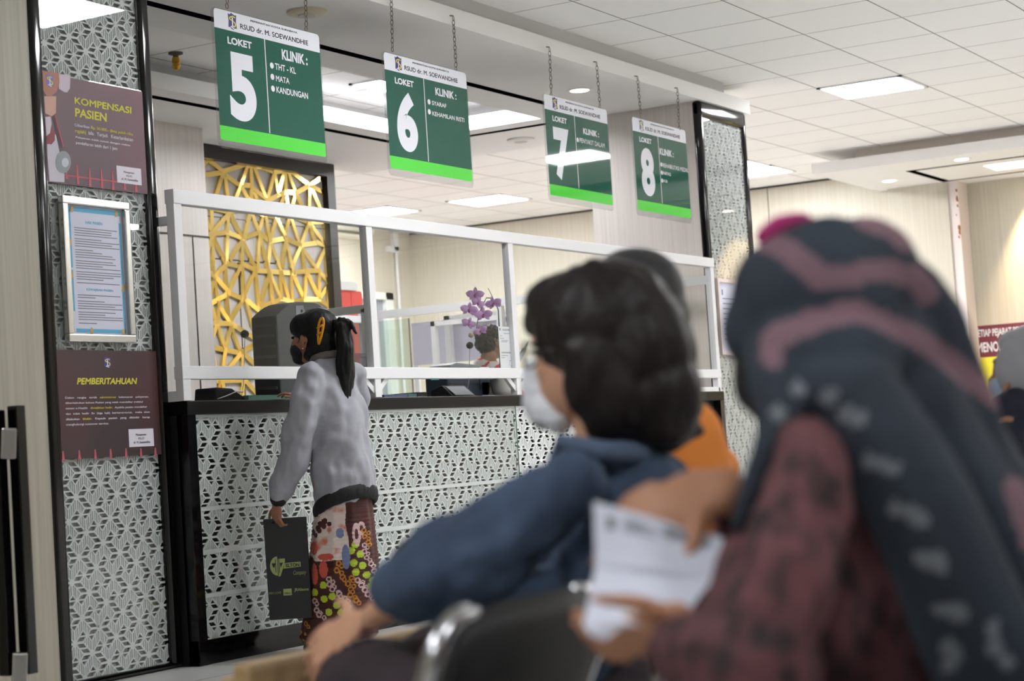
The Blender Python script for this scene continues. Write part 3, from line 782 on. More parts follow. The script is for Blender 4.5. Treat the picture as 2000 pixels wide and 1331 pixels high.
a_, b_ = pt_(150, 240), pt_(215, 130)
emblem(a_[0], b_[0], a_[2], b_[2], y2-.0006, P1, cols=((112, 108, 176), (190, 164, 112), (200, 170, 150)))
def ptext(s, bl, tr, m, parent, f, nm='lettering', **k):
    A, B = pt_(*bl, f), pt_(*tr, f); return text(s, A[0], B[0], A[2], B[2], y2-.0004, m, nm, parent, **k)
ptext('KOMPENSASI', (420, 410), (968, 440), PYEL, P1, b1, bold=.03, shear=.05)
ptext('PASIEN', (426, 532), (730, 500), PYEL, P1, b1, bold=.03, shear=.05)
for s, x0, y0, x1, y1 in (('Diberikan *Rp. 50.000,- (lima puluh ribu*', 425, 634, 980, 688), ('*rupiah)*  bila   Terjadi   Keterlambatan', 428, 696, 982, 738), ('Pelayanan tidak sesuai dengan waktu', 432, 742, 955, 800), ('pendaftaran lebih dari 1 jam', 434, 805, 832, 826)):
    ptext(s, (x0, y0), (x1, y1), [PWHI, PYEL], P1, b1, bold=.02)
def pulse(name, pts, parent, f, wz=.006):
    m = MB()
    for (x, y, h) in pts:
        a = pt_(x, y, f); m.quad((a[0]-.009, y2-.0005, a[2]-h), (a[0]+.009, y2-.0005, a[2]-h), (a[0]+.004, y2-.0005, a[2]+h), (a[0]-.004, y2-.0005, a[2]+h))
    return m.build(name, PULSE, parent)
pulse('pulse_line', [(450, 1090, .045), (568, 1115, .045), (682, 1130, .045), (790, 1150, .045), (905, 1195, .02), (1015, 1215, .02), (345, 1090, .02)], P1, b1)
a, b = pt_(330, 1095), pt_(830, 1175); m = MB(); m.quad((a[0], y2-.0003, a[2]-.004), (b[0], y2-.0003, a[2]-.004), (b[0], y2-.0003, a[2]+.003), (a[0], y2-.0003, a[2]+.003)); m.build('pulse_base', PULSE, P1)
def notecard(parent, f, bl, tr, lines):
    A, B = pt_(*bl, f), pt_(*tr, f)
    n = MB().quad((A[0], y2-.0006, A[2]), (B[0], y2-.0006, A[2]), (B[0], y2-.0006, B[2]), (A[0], y2-.0006, B[2])).build('signature_card', PWHI, parent)
    W, H = B[0]-A[0], B[2]-A[2]
    for s, u0, u1, v0, v1 in lines:
        text(s, A[0]+W*u0, A[0]+W*u1, A[2]+H*v0, A[2]+H*v1, y2-.001, INK, 'lettering', n, bold=.01)
CARD = [('Manajemen', .28, .70, .58, .74), ('RSUD', .38, .62, .40, .52), ('dr. M. Soewandhie', .18, .84, .18, .32)]
notecard(P1, b1, (832, 1165), (1060, 1035), CARD)
b2 = lambda x, y: (100+x/5.786, 680+y/5.786)
P2 = thing('poster', 'dark maroon notice headed PEMBERITAHUAN, lower on the left pillar', 'poster', (6.8, YB, 1.27))
MB().box((6.455, YB-.003, 1.02), (7.152, YB+.006, 1.514)).build('board', MAROON2, P2)
a_, b_ = pt_(598, 225, b2), pt_(670, 100, b2)
emblem(a_[0], b_[0], a_[2], b_[2], y2-.0004, P2, cols=((66, 62, 140), (196, 190, 60), (110, 110, 160)))
ptext('PEMBERITAHUAN', (290, 415), (970, 338), PYEL, P2, b2, bold=.035, shear=.22)
for s, x0, y0, x1, y1 in (('Dalam   rangka   tertib   *administrasi*   kelancaran   pelayanan,', 158, 582, 1100, 540), ('diberitahukan bahwa Pasien yang telah mendaftar melalui', 160, 640, 1034, 598), ('sistem e-Health   *diwajibkan hadir*.  Apabila pasien mendaftar', 164, 702, 1084, 654), ('dan  tidak  hadir  3x  (tiga  kali)  berturut-turut,   maka  akan', 166, 764, 1112, 712), ('dilakukan   *blokir*.   Kepada   pasien   yang   diblokir   harap', 168, 826, 1114, 770), ('menghubungi customer service.', 170, 886, 648, 842)):
    ptext(s, (x0, y0), (x1, y1), [PWHI, PYEL], P2, b2, bold=.02)
notecard(P2, b2, (882, 1122), (1152, 910), CARD)
pulse('pulse_line', [(135, 1222, .022), (318, 1210, .022), (498, 1202, .022), (672, 1196, .022), (846, 1188, .022), (1014, 1182, .02), (1176, 1176, .02)], P2, b2)
# framed notice
fx0, fx1, fz0, fz1 = 6.538, 6.992, 1.55, 2.216
P3 = thing('framed_notice', 'blue-bordered text sheet in a silver frame between the two maroon posters', 'framed notice', (6.76, YB, 1.88))
m = MB(); t = .036; yf0, yf1 = YP-.018, YB+.006
m.box((fx0, yf0, fz0), (fx1, yf1, fz0+t)); m.box((fx0, yf0, fz1-t), (fx1, yf1, fz1)); m.box((fx0, yf0, fz0+t), (fx0+t, yf1, fz1-t)); m.box((fx1-t, yf0, fz0+t), (fx1, yf1, fz1-t))
m.build('frame', mat('silver_frame', (206, 204, 198), 0.25, metal=0.85), P3, bevel=.006)
MB().box((fx0+t-.002, YB-.004, fz0+t-.002), (fx1-t+.002, YB+.004, fz1-t+.002)).build('sheet', mat('sheet_lilac', (206, 208, 226), 0.6), P3)
BLUE = mat('notice_blue', (92, 170, 208), 0.6)
ys = YB-.0046
m = MB(); qd = lambda x0, x1, z0, z1, yy: m.quad((x0, yy, z0), (x1, yy, z0), (x1, yy, z1), (x0, yy, z1))
qd(fx0+.046, fx1-.046, fz1-.066, fz1-.044, ys); qd(fx0+.07, fx1-.05, fz0+.044, fz0+.062, ys); qd(fx0+.046, fx0+.068, fz0+.34, fz1-.06, ys); qd(fx0+.052, fx0+.068, fz0+.14, fz0+.33, ys); qd(fx1-.062, fx1-.048, fz0+.05, fz1-.10, ys)
m.build('blue_border', BLUE, P3)
for (x, z) in ((fx0+.056, fz1-.21), (fx0+.056, fz1-.36), (fx1-.054, fz0+.26), (fx0+.17, fz0+.052), (fx1-.07, fz0+.05), (fx1-.075, fz1-.056), (fx0+.08, fz1-.055)):
    m = MB(); m.prism([(x-.012, ys-.0006, z-.016), (x+.008, ys-.0006, z-.014), (x+.012, ys-.0006, z+.01), (x-.004, ys-.0006, z+.018)], (0, -.0003, 0)); m.build('border_ornament', mat('notice_ochre', (196, 160, 96), 0.6), P3)
m = MB(); rr_ = random.Random(3); z = fz1-.142; k = 0
while z > fz0+.085:
    k += 1
    if abs(z-(fz0+.245)) < .02: z -= .045; continue
    w_ = rr_.choice((.27, .29, .30, .30, .25, .12, .30)) if k % 5 else .18
    qd(fx0+.088, fx0+.088+w_, z, z+.0038, ys-.0004); z -= .0112 if k % 4 else .017
m.build('small_print', mat('print_grey', (120, 116, 130), 0.6), P3)
text('HAK PASIEN', fx0+.165, fx0+.28, fz1-.118, fz1-.104, ys-.0004, BLUE, 'lettering', P3, bold=.02)
text('KEWAJIBAN PASIEN', fx0+.15, fx0+.33, fz0+.235, fz0+.249, ys-.0004, BLUE, 'lettering', P3, bold=.02)

# frame on the right pillar, mostly hidden by the veiled head
yb = YP+.006
P4 = thing('framed_notice', 'pale framed notice on the right pillar, half hidden behind the veiled head', 'framed notice', (14.03, yb, 1.86))
m = MB(); m.box((13.83, yb-.02, 1.56), (13.86, yb+.006, 2.16)); m.box((14.26, yb-.02, 1.56), (14.29, yb+.006, 2.16)); m.box((13.86, yb-.02, 1.56), (14.26, yb+.006, 1.59)); m.box((13.86, yb-.02, 2.13), (14.26, yb+.006, 2.16))
m.build('frame', mat('pale_pink_frame', (222, 206, 202), 0.4), P4)
MB().box((13.86, yb-.006, 1.59), (14.26, yb+.004, 2.13)).build('sheet', mat('sheet_lilac', (206, 208, 226), 0.6), P4)
m = MB()
for i in range(9): m.quad((13.93, yb-.0066, 2.0-i*.04), (14.18, yb-.0066, 2.0-i*.04), (14.18, yb-.0066, 2.008-i*.04), (13.93, yb-.0066, 2.008-i*.04))
m.quad((13.92, yb-.0066, 2.03), (13.945, yb-.0066, 2.03), (13.945, yb-.0066, 2.075), (13.92, yb-.0066, 2.075))
m.build('small_print', MATS['print_grey'], P4)

# picture frame on the far wall and the banner beside it
xf = XW-.12
a, b = onx(1846, 580, xf), onx(1826, 642, xf)
P5 = thing('picture_frame', 'small dark picture frame on the far wall left of the maroon banner', 'picture frame', (xf, a.y+.2, b.z))
m = MB(); y0, y1, z0, z1 = a.y+.012, a.y+.42, onx(1846, 645, xf).z, a.z
m.box((xf-.03, y0, z0), (xf, y0+.03, z1)); m.box((xf-.03, y1-.03, z0), (xf, y1, z1)); m.box((xf-.03, y0, z0), (xf, y1, z0+.03)); m.box((xf-.03, y0, z1-.03), (xf, y1, z1))
m.build('frame', mat('grey_frame', (92, 100, 104), 0.35), P5)
MB().box((xf-.012, y0+.03, z0+.03), (xf-.004, y1-.03, z1-.03)).build('sheet', mat('sheet_lilac', (206, 208, 226), 0.6), P5)
xb = XW+.255
bt = onx(1902, 638, xb); bl_ = onx(1905, 700, xb)
BN = thing('banner', 'maroon and yellow wall banner with white capitals, by the right edge', 'banner', (xb, bt.y-.9, bl_.z-.3))
zt_ = bt.z; zm = bl_.z; zb_ = zm-.75; ya, yc = bt.y, bt.y-2.2
MB().quad((xb, ya, zm), (xb, yc, zm), (xb, yc, zt_), (xb, ya, zt_)).build('maroon_field', mat('banner_maroon', (116, 46, 62), 0.6), BN)
MB().quad((xb, ya, zb_), (xb, yc, zb_), (xb, yc, zm), (xb, ya, zm)).build('yellow_field', mat('banner_yellow', (236, 228, 60), 0.6), BN)
MB().box((xb+.003, yc, zb_), (xb+.008, ya, zt_)).build('canvas', PAPER, BN)
def bcap(s, ytop, ybot, x0, x1, nm):
    A = onx(x0, ybot[0], xb); B = onx(x1, ytop[1], xb)
    zz0 = A.z; zz1 = onx(x0, ytop[0], xb).z
    return text(s, -A.y, -B.y, zz0, zz1, xb-.003, SWHITE, nm, BN, bold=.03)
def fixb(o):
    me = o.data; off = wloc(o.parent)
    for v in me.vertices:
        wv = v.co+off   # authored with x = -y, y = plane
        v.co = Vector((wv.y, -wv.x, wv.z))-off
    me.update()
p0 = onx(1906, 664, xb); p1 = onx(1964, 642, xb)
s1 = (p0.y-p1.y)/11.4
fixb(text('SETIAP PEJABAT PEMERINTAH', -p0.y, -p0.y+s1*25.5, p0.z, onx(1906, 645, xb).z, xb-.003, SWHITE, 'lettering', BN, bold=.03))
p0 = onx(1909, 690, xb); p1 = onx(1964, 666, xb)
fixb(text('MENOLAK GRATIFIKASI', -p0.y, -p0.y+(p0.y-p1.y)/6.9*19.5, p0.z, onx(1909, 670, xb).z, xb-.003, SWHITE, 'lettering', BN, bold=.035))
q = [(1969, 699), (1962, 712), (1957, 728), (1955, 740), (1975, 745), (1990, 745), (1990, 699)]
MB().quad(*[Vector((xb-.002, onx(x, y, xb).y, onx(x, y, xb).z)) for x, y in q]).build('printed_figure', mat('batik_grey', (200, 196, 200), 0.6, var=((120, 112, 116), (40, 40, 40), 2, .45, .55)), BN)
m = MB()
m.tube([(xb-.004, ya-.03+.018*math.cos(k*math.pi/4), zt_-.03+.018*math.sin(k*math.pi/4)) for k in range(9)], .004, 6, cap=False); m.build('eyelet', STEEL, BN)
m = MB(); m.tube([(xb-.006, ya-.03, zt_-.03), (xb, ya+.02, zt_+.03)], .005, 6); m.tube([(xb-.008, ya+.02, zt_+.03), (xb+.006, ya+.02, zt_+.03)], .012, 8); m.build('cord', INK, BN)

# ---- glass door with its pull handles, edge-on at the left -----------------
DR = struct('door_1', (4.9, 4.8, 0))
def dcol(px, py, D): return at(px, py, D)
DD = 6.6
hx = [at(6, 1060, DD), at(42, 1060, DD)]
dz0, dz1 = 0.28, at(32, 792, DD).z
hm = MB()
dirn = Vector((0, 1, 0))
for i, (px_, D_) in enumerate(((4, DD), (44.5, DD+.02))):
    p = at(px_, 1060, D_)
    hm.box((p.x-.022, p.y-.022, dz0), (p.x+.022, p.y+.022, dz1-(.012 if i == 0 else 0)))
hm.build('pull_handle', BLACKG, DR, bevel=.004)
p0, p1 = at(4, 1060, DD), at(44.5, 1060, DD+.02)
sm = MB()
for zc in (at(25, 865, DD).z, at(25, 1303, DD).z):
    sm.bar(p0+(p1-p0)*.12+Vector((-.015, -.02, zc-p0.z)), p0+(p1-p0)*.86+Vector((-.015, -.02, zc-p0.z)), .055, .105)
sm.build('clamp', STEEL, DR, bevel=.006)
mid = (p0+p1)/2
gdir = (mid-CAM); gdir.z = 0; gdir.normalize()
gd = MB(); nrm = Vector((-gdir.y, gdir.x, 0)); c0 = mid-gdir*.02; c1 = mid+gdir*.75
gd.prism([(c0.x-nrm.x*.005, c0.y-nrm.y*.005, 0.02), (c1.x-nrm.x*.005, c1.y-nrm.y*.005, 0.02), (c1.x+nrm.x*.005, c1.y+nrm.y*.005, 0.02), (c0.x+nrm.x*.005, c0.y+nrm.y*.005, 0.02)], (0, 0, 2.4))
gd.build('glass_leaf', GLASS, DR)

# ================================================================== things on and behind the counter
TOP = CZ
def px_y(x, y, Y): return ony(x, y, Y)
# grey loudspeaker case
YS = 6.42
a, b = px_y(549, 770, YS), px_y(641, 600, YS)
sx0, sx1, sz0, sz1 = a.x, b.x, TOP+.03, px_y(590, 588, YS).z
SPK = thing('loudspeaker', 'dark grey ribbed loudspeaker case standing on the counter behind the ponytailed woman', 'loudspeaker', ((sx0+sx1)/2, YS+.12, TOP))
N = 12; m = MB(); prof = []
for i in range(N+1):
    u = i/N; x = sx0+(sx1-sx0)*u
    z = sz1-.005-.085*max(0, (.42-u)/.42)**1.6-.07*max(0, (u-.72)/.28)**2.2
    prof.append((x, YS, z))
m.prism([(sx0+.015, YS, sz0)]+[(sx0, YS, sz0+.03)]+prof+[(sx1, YS, sz0+.03), (sx1-.015, YS, sz0)], (0, .18, 0))
CASE = mat('case_grey', (70, 72, 74), 0.5, bump=(60, .15))
m.build('case', CASE, SPK, bevel=.010)
m = MB()
for i in range(7):
    z = sz0+.05+i*.058
    m.prism([(sx0-.006, YS+.02, z), (sx0-.006, YS+.16, z+.006), (sx0+.001, YS+.16, z+.026), (sx0+.001, YS+.02, z+.02)], (.003, 0, 0))
m.build('rib', CASE, SPK)
for (px_, py_) in ((588, 612), (632, 615)):
    p = px_y(px_, py_, YS); m = MB()
    m.prism([(p.x-.055, YS-.004, p.z-.055), (p.x+.05, YS-.004, p.z-.04), (p.x+.02, YS-.004, p.z+.045), (p.x-.05, YS-.004, p.z+.04)], (0, .008, 0))
    m.build('corner_plate', mat('plate_grey', (128, 132, 140), 0.45), SPK)
    MB().lathe((p.x, YS-.009, p.z+.012), [(.008, 0), (.008, .006)], 10, axis='y').build('screw', INK, SPK)
MB().box((sx0+.03, YS+.02, TOP), (sx1-.03, YS+.15, sz0+.002)).build('foot', BLACKM, SPK)
# teal folder under it, further folders
def slab_(name, label, cat, x0, x1, y0, y1, z0, z1, m, group=None):
    o = MB().box((x0, y0, z0), (x1, y1, z1)).build(name, m, None, bevel=.002); return tag(o, label, cat, group)
TEAL = mat('folder_teal', (96, 156, 136), 0.5); BLUEF = mat('folder_blue', (108, 126, 168), 0.5); CYANF = mat('folder_cyan', (86, 148, 152), 0.5)
a, b = px_y(470, 776, 6.14), px_y(536, 776, 6.14)
slab_('folder', 'flat teal folder lying on the counter beside the black pouch', 'folder', a.x, b.x+.1, 6.09, 6.36, TOP, TOP+.03, TEAL)
a, b = px_y(742, 772, 6.12), px_y(788, 772, 6.12)
slab_('folder', 'blue folder on the counter left of the printer', 'folder', a.x, b.x, 6.09, 6.38, TOP, TOP+.022, BLUEF)
c = px_y(815, 772, 6.12)
slab_('folder', 'blue-green folder with a black spine on the counter left of the printer', 'folder', b.x+.005, c.x-.05, 6.09, 6.38, TOP, TOP+.026, CYANF)
slab_('book', 'black book lying between the blue-green folder and the printer', 'book', c.x-.045, c.x+.06, 6.09, 6.38, TOP, TOP+.034, BLACKM)
# black pouch with a silver cord
p = px_y(448, 780, 6.10); PO = thing('pouch', 'black cloth pouch with a silver cord at the left end of the counter', 'pouch', (p.x, 6.16, TOP))
x0, x1 = px_y(421, 780, 6.10).x, px_y(480, 780, 6.10).x; h = px_y(430, 757, 6.12).z-TOP; W_ = x1-x0
m = MB()
m.prism([(x0, 6.10, TOP), (x1, 6.10, TOP), (x1-.03*W_, 6.10, TOP+.02), (x0+W_*.62, 6.11, TOP+h*.92), (x0+W_*.1, 6.11, TOP+h)], (0, .14, 0))
m.build('pouch_body', mat('pouch_black', (26, 26, 28), 0.8, bump=(30, .4)), PO, bevel=.01)
m = MB(); m.tube([(x0+W_*u, 6.092-.006*math.sin(u*6), TOP+.012+h*(.75*u if u < .7 else .53-.3*(u-.7))) for u in np.linspace(0.02, .9, 14)], .0035, 6)
m.build('cord', STEEL, PO, smooth=True)
# gooseneck microphones
def mic(bx, by, label, bend, Y=6.25):
    p = px_y(bx, by, Y); b = px_y(bx+bend, 770, Y); b.z = TOP
    o = thing('microphone', label, 'microphone', b)
    MB().lathe(b, [(.05, 0), (.05, .012), (.03, .022), (.012, .03)], 18).build('base', BLACKM, o, smooth=True)
    m = MB(); m.tube([b+Vector((0, 0, .03)), b+(p-b)*.3+Vector((.012, 0, 0)), b+(p-b)*.7+Vector((.006, 0, 0)), p-Vector((0, 0, .02))], .0025, 6); m.build('gooseneck', STEEL, o)
    m = MB(); m.lathe(p-Vector((0, 0, .022)), [(.006, 0), (.019, .008), (.024, .022), (.019, .036), (.006, .044)], 16); m.build('foam_ball', mat('foam', (18, 18, 20), 0.95), o, smooth=True)
mic(478, 653, 'thin gooseneck microphone before the gold lattice at the left end of the counter', -8, 6.46)
mic(917.5, 675, 'thin gooseneck microphone with black foam ball in front of the printer', -6, 6.28)
# printer
YPp = 6.42
a, b = px_y(876, 772, YPp), px_y(967, 772, YPp); zt_ = px_y(850, 722, YPp).z
PR = thing('printer', 'dark blue-grey office printer on the counter behind the glass', 'printer', ((a.x+b.x)/2, YPp+.15, TOP))
NAVY = mat('printer_navy', (46, 54, 66), 0.4); PGREY = mat('printer_grey', (132, 136, 146), 0.4)
m = MB(); m.box((a.x, YPp, TOP), (b.x, YPp+.17, zt_-.02)); m.build('body', NAVY, PR, bevel=.015)
m = MB(); m.prism([(a.x+.0, YPp-.01, zt_-.02), (b.x-.15, YPp-.01, zt_-.02), (b.x-.20, YPp-.01, zt_+.03), (a.x+.10, YPp-.01, zt_+.045), (a.x+.04, YPp-.01, zt_+.03)], (0, .17, 0)); m.build('lid', PGREY, PR, bevel=.006)
m = MB(); m.box((b.x-.16, YPp+.02, zt_-.02), (b.x-.02, YPp+.16, zt_+.02)); m.build('paper_tray', PAPER, PR, bevel=.003)
m = MB(); m.box((a.x+.02, YPp-.004, TOP+.10), (b.x-.2, YPp+.002, TOP+.104)); m.box((b.x-.19, YPp-.004, TOP+.06), (b.x-.18, YPp+.002, zt_-.03)); m.build('seam', INK, PR)
c = px_y(851, 738, YPp-.01); MB().box((c.x-.045, YPp-.006, c.z-.015), (c.x+.045, YPp+.002, c.z+.02)).build('label_tab', mat('tab_teal', (64, 178, 178), 0.4), PR)
MB().box((b.x-.16, YPp-.005, TOP+.03), (b.x-.03, YPp+.002, TOP+.11)).build('front_panel', BLACKG, PR)
# wedge-shaped card terminal
p0, p1 = px_y(880, 771, 6.10), px_y(926, 771, 6.10)
TM = thing('card_terminal', 'small black wedge terminal with a grey screen on the counter edge', 'terminal', ((p0.x+p1.x)/2, 6.15, TOP))
x0, x1 = p0.x, p1.x
m = MB(); m.prism([(x0, 6.08, TOP), (x0, 6.24, TOP), (x0, 6.24, TOP+.05), (x0, 6.16, TOP+.075)], (x1-x0, 0, 0)); m.build('housing', BLACKM, TM, bevel=.004)
m = MB(); q0 = Vector((x0+.03, 6.085, TOP+.012)); q1 = Vector((x0+.03, 6.152, TOP+.068)); d = Vector((x1-x0-.06, 0, 0)); n_ = Vector((0, -.002, .0016))
m.quad(q0+n_, q0+d+n_, q1+d+n_, q1+n_); m.build('screen', PGREY, TM)
# pens and clip
for i, (x, y, dx, m_, lb) in enumerate(((938, 770, .17, mat('pen_blue', (60, 66, 170), .4), 'dark blue pen lying on the counter before the printer'), (950, 769, .2, mat('pen_white', (200, 200, 210), .4), 'pale pen lying on the counter at the corner of the screen'), (868, 770, .06, CHROME, 'small metal clip beside the black wedge terminal'))):
    p = px_y(x, y, 6.11+.02*i); m = MB(); m.tube([(p.x, 6.10+.02*i, TOP+.006), (p.x+dx*.6, 6.12+.02*i, TOP+.006), (p.x+dx, 6.13+.02*i, TOP+.006)], [.005, .005, .003], 8)
    o = m.build('pen' if i < 2 else 'clip', m_); tag(o, lb, 'pen' if i < 2 else 'clip', None)
# headset cable loop
m = MB(); p = px_y(968, 768, 6.14)
m.tube([(p.x+.08*math.cos(t), 6.16+.035*math.sin(t), TOP+.005+.002*math.sin(3*t)) for t in np.linspace(0, 5.2, 22)], .0035, 6)
tag(m.build('cable', INK, None, smooth=True), 'black looped cable on the counter under the paper sheet', 'cable')
# paper taped to the inside of the screen
x0, x1, z0, z1 = 10.285, 10.415, 1.437, 1.697
x0, x1 = ony(975, 680, 5.995).x, ony(1006.5, 680, 5.995).x
PS = MB().box((x0, 5.993, z0), (x1, 5.994, z1)).build('notice_sheet', PAPER); tag(PS, 'white printed form taped to the screen glass right of the orchid', 'paper')
m = MB(); W_ = x1-x0
for u0, u1, v in ((.22, .8, .93), (.25, .75, .905), (.3, .7, .83), (.08, .2, .77), (.08, .3, .71), (.15, .55, .66), (.12, .5, .63), (.1, .72, .38), (.1, .9, .36), (.1, .5, .30), (.08, .3, .25), (.55, .85, .18)):
    m.quad((x0+W_*u0, 5.9924, z0+.26*v), (x0+W_*u1, 5.9924, z0+.26*v), (x0+W_*u1, 5.9924, z0+.26*v+.003), (x0+W_*u0, 5.9924, z0+.26*v+.003))
m.quad((x0+W_*.06, 5.9924, z0+.235), (x0+W_*.13, 5.9924, z0+.235), (x0+W_*.13, 5.9924, z0+.25), (x0+W_*.06, 5.9924, z0+.25))
m.build('small_print', MATS['print_grey'], PS)
m = MB(); m.tube([(x0+W_*(.66+.13*math.cos(t)), 5.9922, z0+.03+.017*math.sin(t)) for t in np.linspace(0, 6.28, 17)], .0006, 4, cap=False); m.build('round_stamp', mat('stamp_violet', (150, 140, 190), .6), PS)

# orchid
YO = 6.33
ob_ = px_y(980, 760, YO); OR = thing('potted_orchid', 'pink moth orchid in a pot on the counter, flowers before the clerk', 'orchid', (ob_.x, YO, TOP))
MB().lathe((ob_.x, YO, TOP), [(.05, 0), (.065, .05), (.075, .12), (.078, .125), (.06, .12)], 24).build('pot', mat('pot_white', (222, 220, 214), .35), OR, smooth=True)
STEM = mat('orchid_stem', (72, 84, 58), .5)
def oc(x, y, dy=0): return px_y(x, y, YO+dy)
m = MB(); m.tube([Vector((ob_.x, YO, TOP+.11)), oc(975, 680), oc(975, 640), oc(973, 604), oc(962, 583), oc(950, 582), oc(940, 600), oc(934, 620), oc(930, 645), oc(922, 656)], [.006, .005, .005, .0045, .004, .004, .0035, .003, .003, .002], 7)
m.tube([oc(973, 604), oc(962, 580), oc(953, 563)], .002, 5); m.build('flower_stem', STEM, OR, smooth=True)
PET = mat('orchid_petal', (214, 170, 222), .55, var=((196, 140, 206), (30, 30, 30), 2, .4, .7)); LIP = mat('orchid_lip', (150, 66, 120), .5)
fl = random.Random(5)
def flower(x, y, s, rot):
    c = oc(x, y, -.03); m = MB()
    vdir = (CAM-c).normalized(); face = (vdir+Vector((.25*math.sin(rot*3), .1, -.15))).normalized()
    ux = face.cross(Vector((0, 0, 1))).normalized(); uy = ux.cross(face)
    for k, (ang, ln, wd) in enumerate(((10, 1.0, .78), (170, 1.0, .78), (90, .85, .42), (222, .8, .38), (318, .8, .38))):
        t = math.radians(ang)+rot; d = ux*math.cos(t)+uy*math.sin(t); n = face.cross(d); R = []
        for i in range(7):
            u = i/6; w_ = wd*math.sin(math.pi*min(1, u*.94+.06))**.65*.5
            R.append((c+d*(s*ln*u)+face*(s*(.22*math.sin(u*2.4)-.05*k)), w_*s))
        base = len(m.v); vs = []
        for P_, w_ in R: vs += [P_-n*w_-face*w_*.25, P_+face*w_*.1, P_+n*w_-face*w_*.25]
        m.add(vs, [(3*i, 3*i+1, 3*i+4, 3*i+3) for i in range(6)]+[(3*i+1, 3*i+2, 3*i+5, 3*i+4) for i in range(6)])
    o = m.build('blossom', PET, OR, smooth=True, fix=False)
    m = MB(); m.tube([c+face*.0, c+face*s*.25-uy*s*.1, c+face*s*.3-uy*s*.32], [s*.12, s*.15, s*.05], 8); m.build('lip', LIP, o, smooth=True)
for (x, y, s, r) in ((928, 576, .062, .1), (933, 592, .05, .5), (964, 593, .058, -.2), (916, 605, .06, .2), (944, 615, .064, .0), (915, 632, .052, .4), (939, 646, .05, -.3)): flower(x, y, s, r)
p = oc(920, 655, -.03); m = MB(); m.lathe(p-Vector((0, 0, .018)), [(.004, 0), (.016, .01), (.018, .02), (.008, .034)], 12); m.build('bud', mat('orchid_bud', (170, 150, 120), .6), OR, smooth=True)
m = MB()
for (tip, mid_) in (((1032, 668), (1010, 715)), ((950, 735), (960, 740))):
    a_, b_, c_ = Vector((ob_.x, YO, TOP+.11)), oc(*mid_), oc(*tip)
    pts = [a_.lerp(b_, t).lerp(b_.lerp(c_, t), t) for t in np.linspace(0, 1, 8)]; vs = []
    for i, q_ in enumerate(pts):
        w_ = .03*math.sin(math.pi*(.1+.88*i/7)); vs += [q_+Vector((0, -w_, .004)), q_, q_+Vector((0, w_, .004))]
    m.add(vs, [(3*i, 3*i+1, 3*i+4, 3*i+3) for i in range(7)]+[(3*i+1, 3*i+2, 3*i+5, 3*i+4) for i in range(7)])
m.build('leaf', mat('orchid_leaf', (60, 92, 56), .45), OR, smooth=True, fix=False)

# clear plastic boxes on a desk behind the screen
DK = thing('desk', 'pale grey work desk behind the counter under the clear plastic box', 'desk', (11.5, 8.1, 0))
MB().box((10.6, 7.75, 1.16), (11.95, 8.5, 1.20)).build('desktop', mat('desk_grey', (176, 176, 172), .4), DK, bevel=.004)
for x in (10.65, 11.85): MB().box((x, 7.8, 0), (x+.05, 8.45, 1.16)).build('leg', MATS['desk_grey'], DK)
cl = glass_mat('clear_plastic', (.82, .84, .88), 1.2, .15)
a, b = px_y(672, 752, 8.0), px_y(730, 752, 8.0); zt_ = px_y(690, 697, 8.0).z
BX = thing('plastic_box', 'translucent storage box with white papers behind the ponytailed woman', 'storage box', ((a.x+b.x)/2, 8.1, 1.2))
m = MB(); t = .006; m.box((a.x, 7.95, 1.2), (b.x, 7.95+t, zt_)); m.box((a.x, 8.3-t, 1.2), (b.x, 8.3, zt_)); m.box((a.x, 7.95, 1.2), (a.x+t, 8.3, zt_)); m.box((b.x-t, 7.95, 1.2), (b.x, 8.3, zt_)); m.build('tub', cl, BX)
MB().box((a.x-.01, 7.94, zt_), (b.x+.01, 8.31, zt_+.02)).build('lid', cl, BX)
MB().box((a.x+.04, 8.0, 1.2), (b.x-.2, 8.24, zt_-.06)).build('papers', mat('papers_lilac', (188, 188, 206), .7), BX)
# red cabinet and partition at the back
yk = 11.6
a, b = px_y(655, 705, yk), px_y(716.5, 700, yk); zt_ = px_y(690, 568, yk).z
RC = thing('red_cabinet', 'red two-door cabinet behind the gold panel, seen between the screen posts', 'cabinet', ((a.x+b.x)/2, yk+.2, 0))
RED = mat('cabinet_red', (214, 56, 50), .4)
MB().box((a.x-.5, yk+.02, 0), (b.x, yk+.45, zt_)).build('body', RED, RC)
xm = px_y(688, 620, yk).x
MB().box((a.x-.5, yk, .08), (xm-.004, yk+.02, zt_-.02)).build('door', RED, RC); MB().box((xm+.004, yk, .08), (b.x-.02, yk+.02, zt_-.02)).build('door', RED, RC)
MB().box((a.x-.5, yk-.02, zt_), (b.x-.12, yk+.4, zt_+.09)).build('top_board', ALU, RC)
yp2 = 8.7
p = px_y(712, 660, yp2); zt_ = px_y(712, 598, yp2).z
FP = thing('desk_screen', 'small white framed desk screen in front of the red cabinet', 'desk screen', (p.x, yp2, 1.2))
a = px_y(650, 622, yp2)
m = MB(); m.box((p.x-.03, yp2-.03, 0), (p.x+.05, yp2+.03, zt_)); m.box((a.x-.7, yp2-.025, a.z-.03), (p.x, yp2+.025, a.z+.025)); m.box((a.x-.7, yp2-.025, 0), (a.x-.64, yp2+.025, a.z)); m.build('frame', ALU, FP, bevel=.003)
MB().box((a.x-.64, yp2-.003, 1.2), (p.x-.03, yp2+.003, a.z-.03)).build('glass_pane', cl, FP)
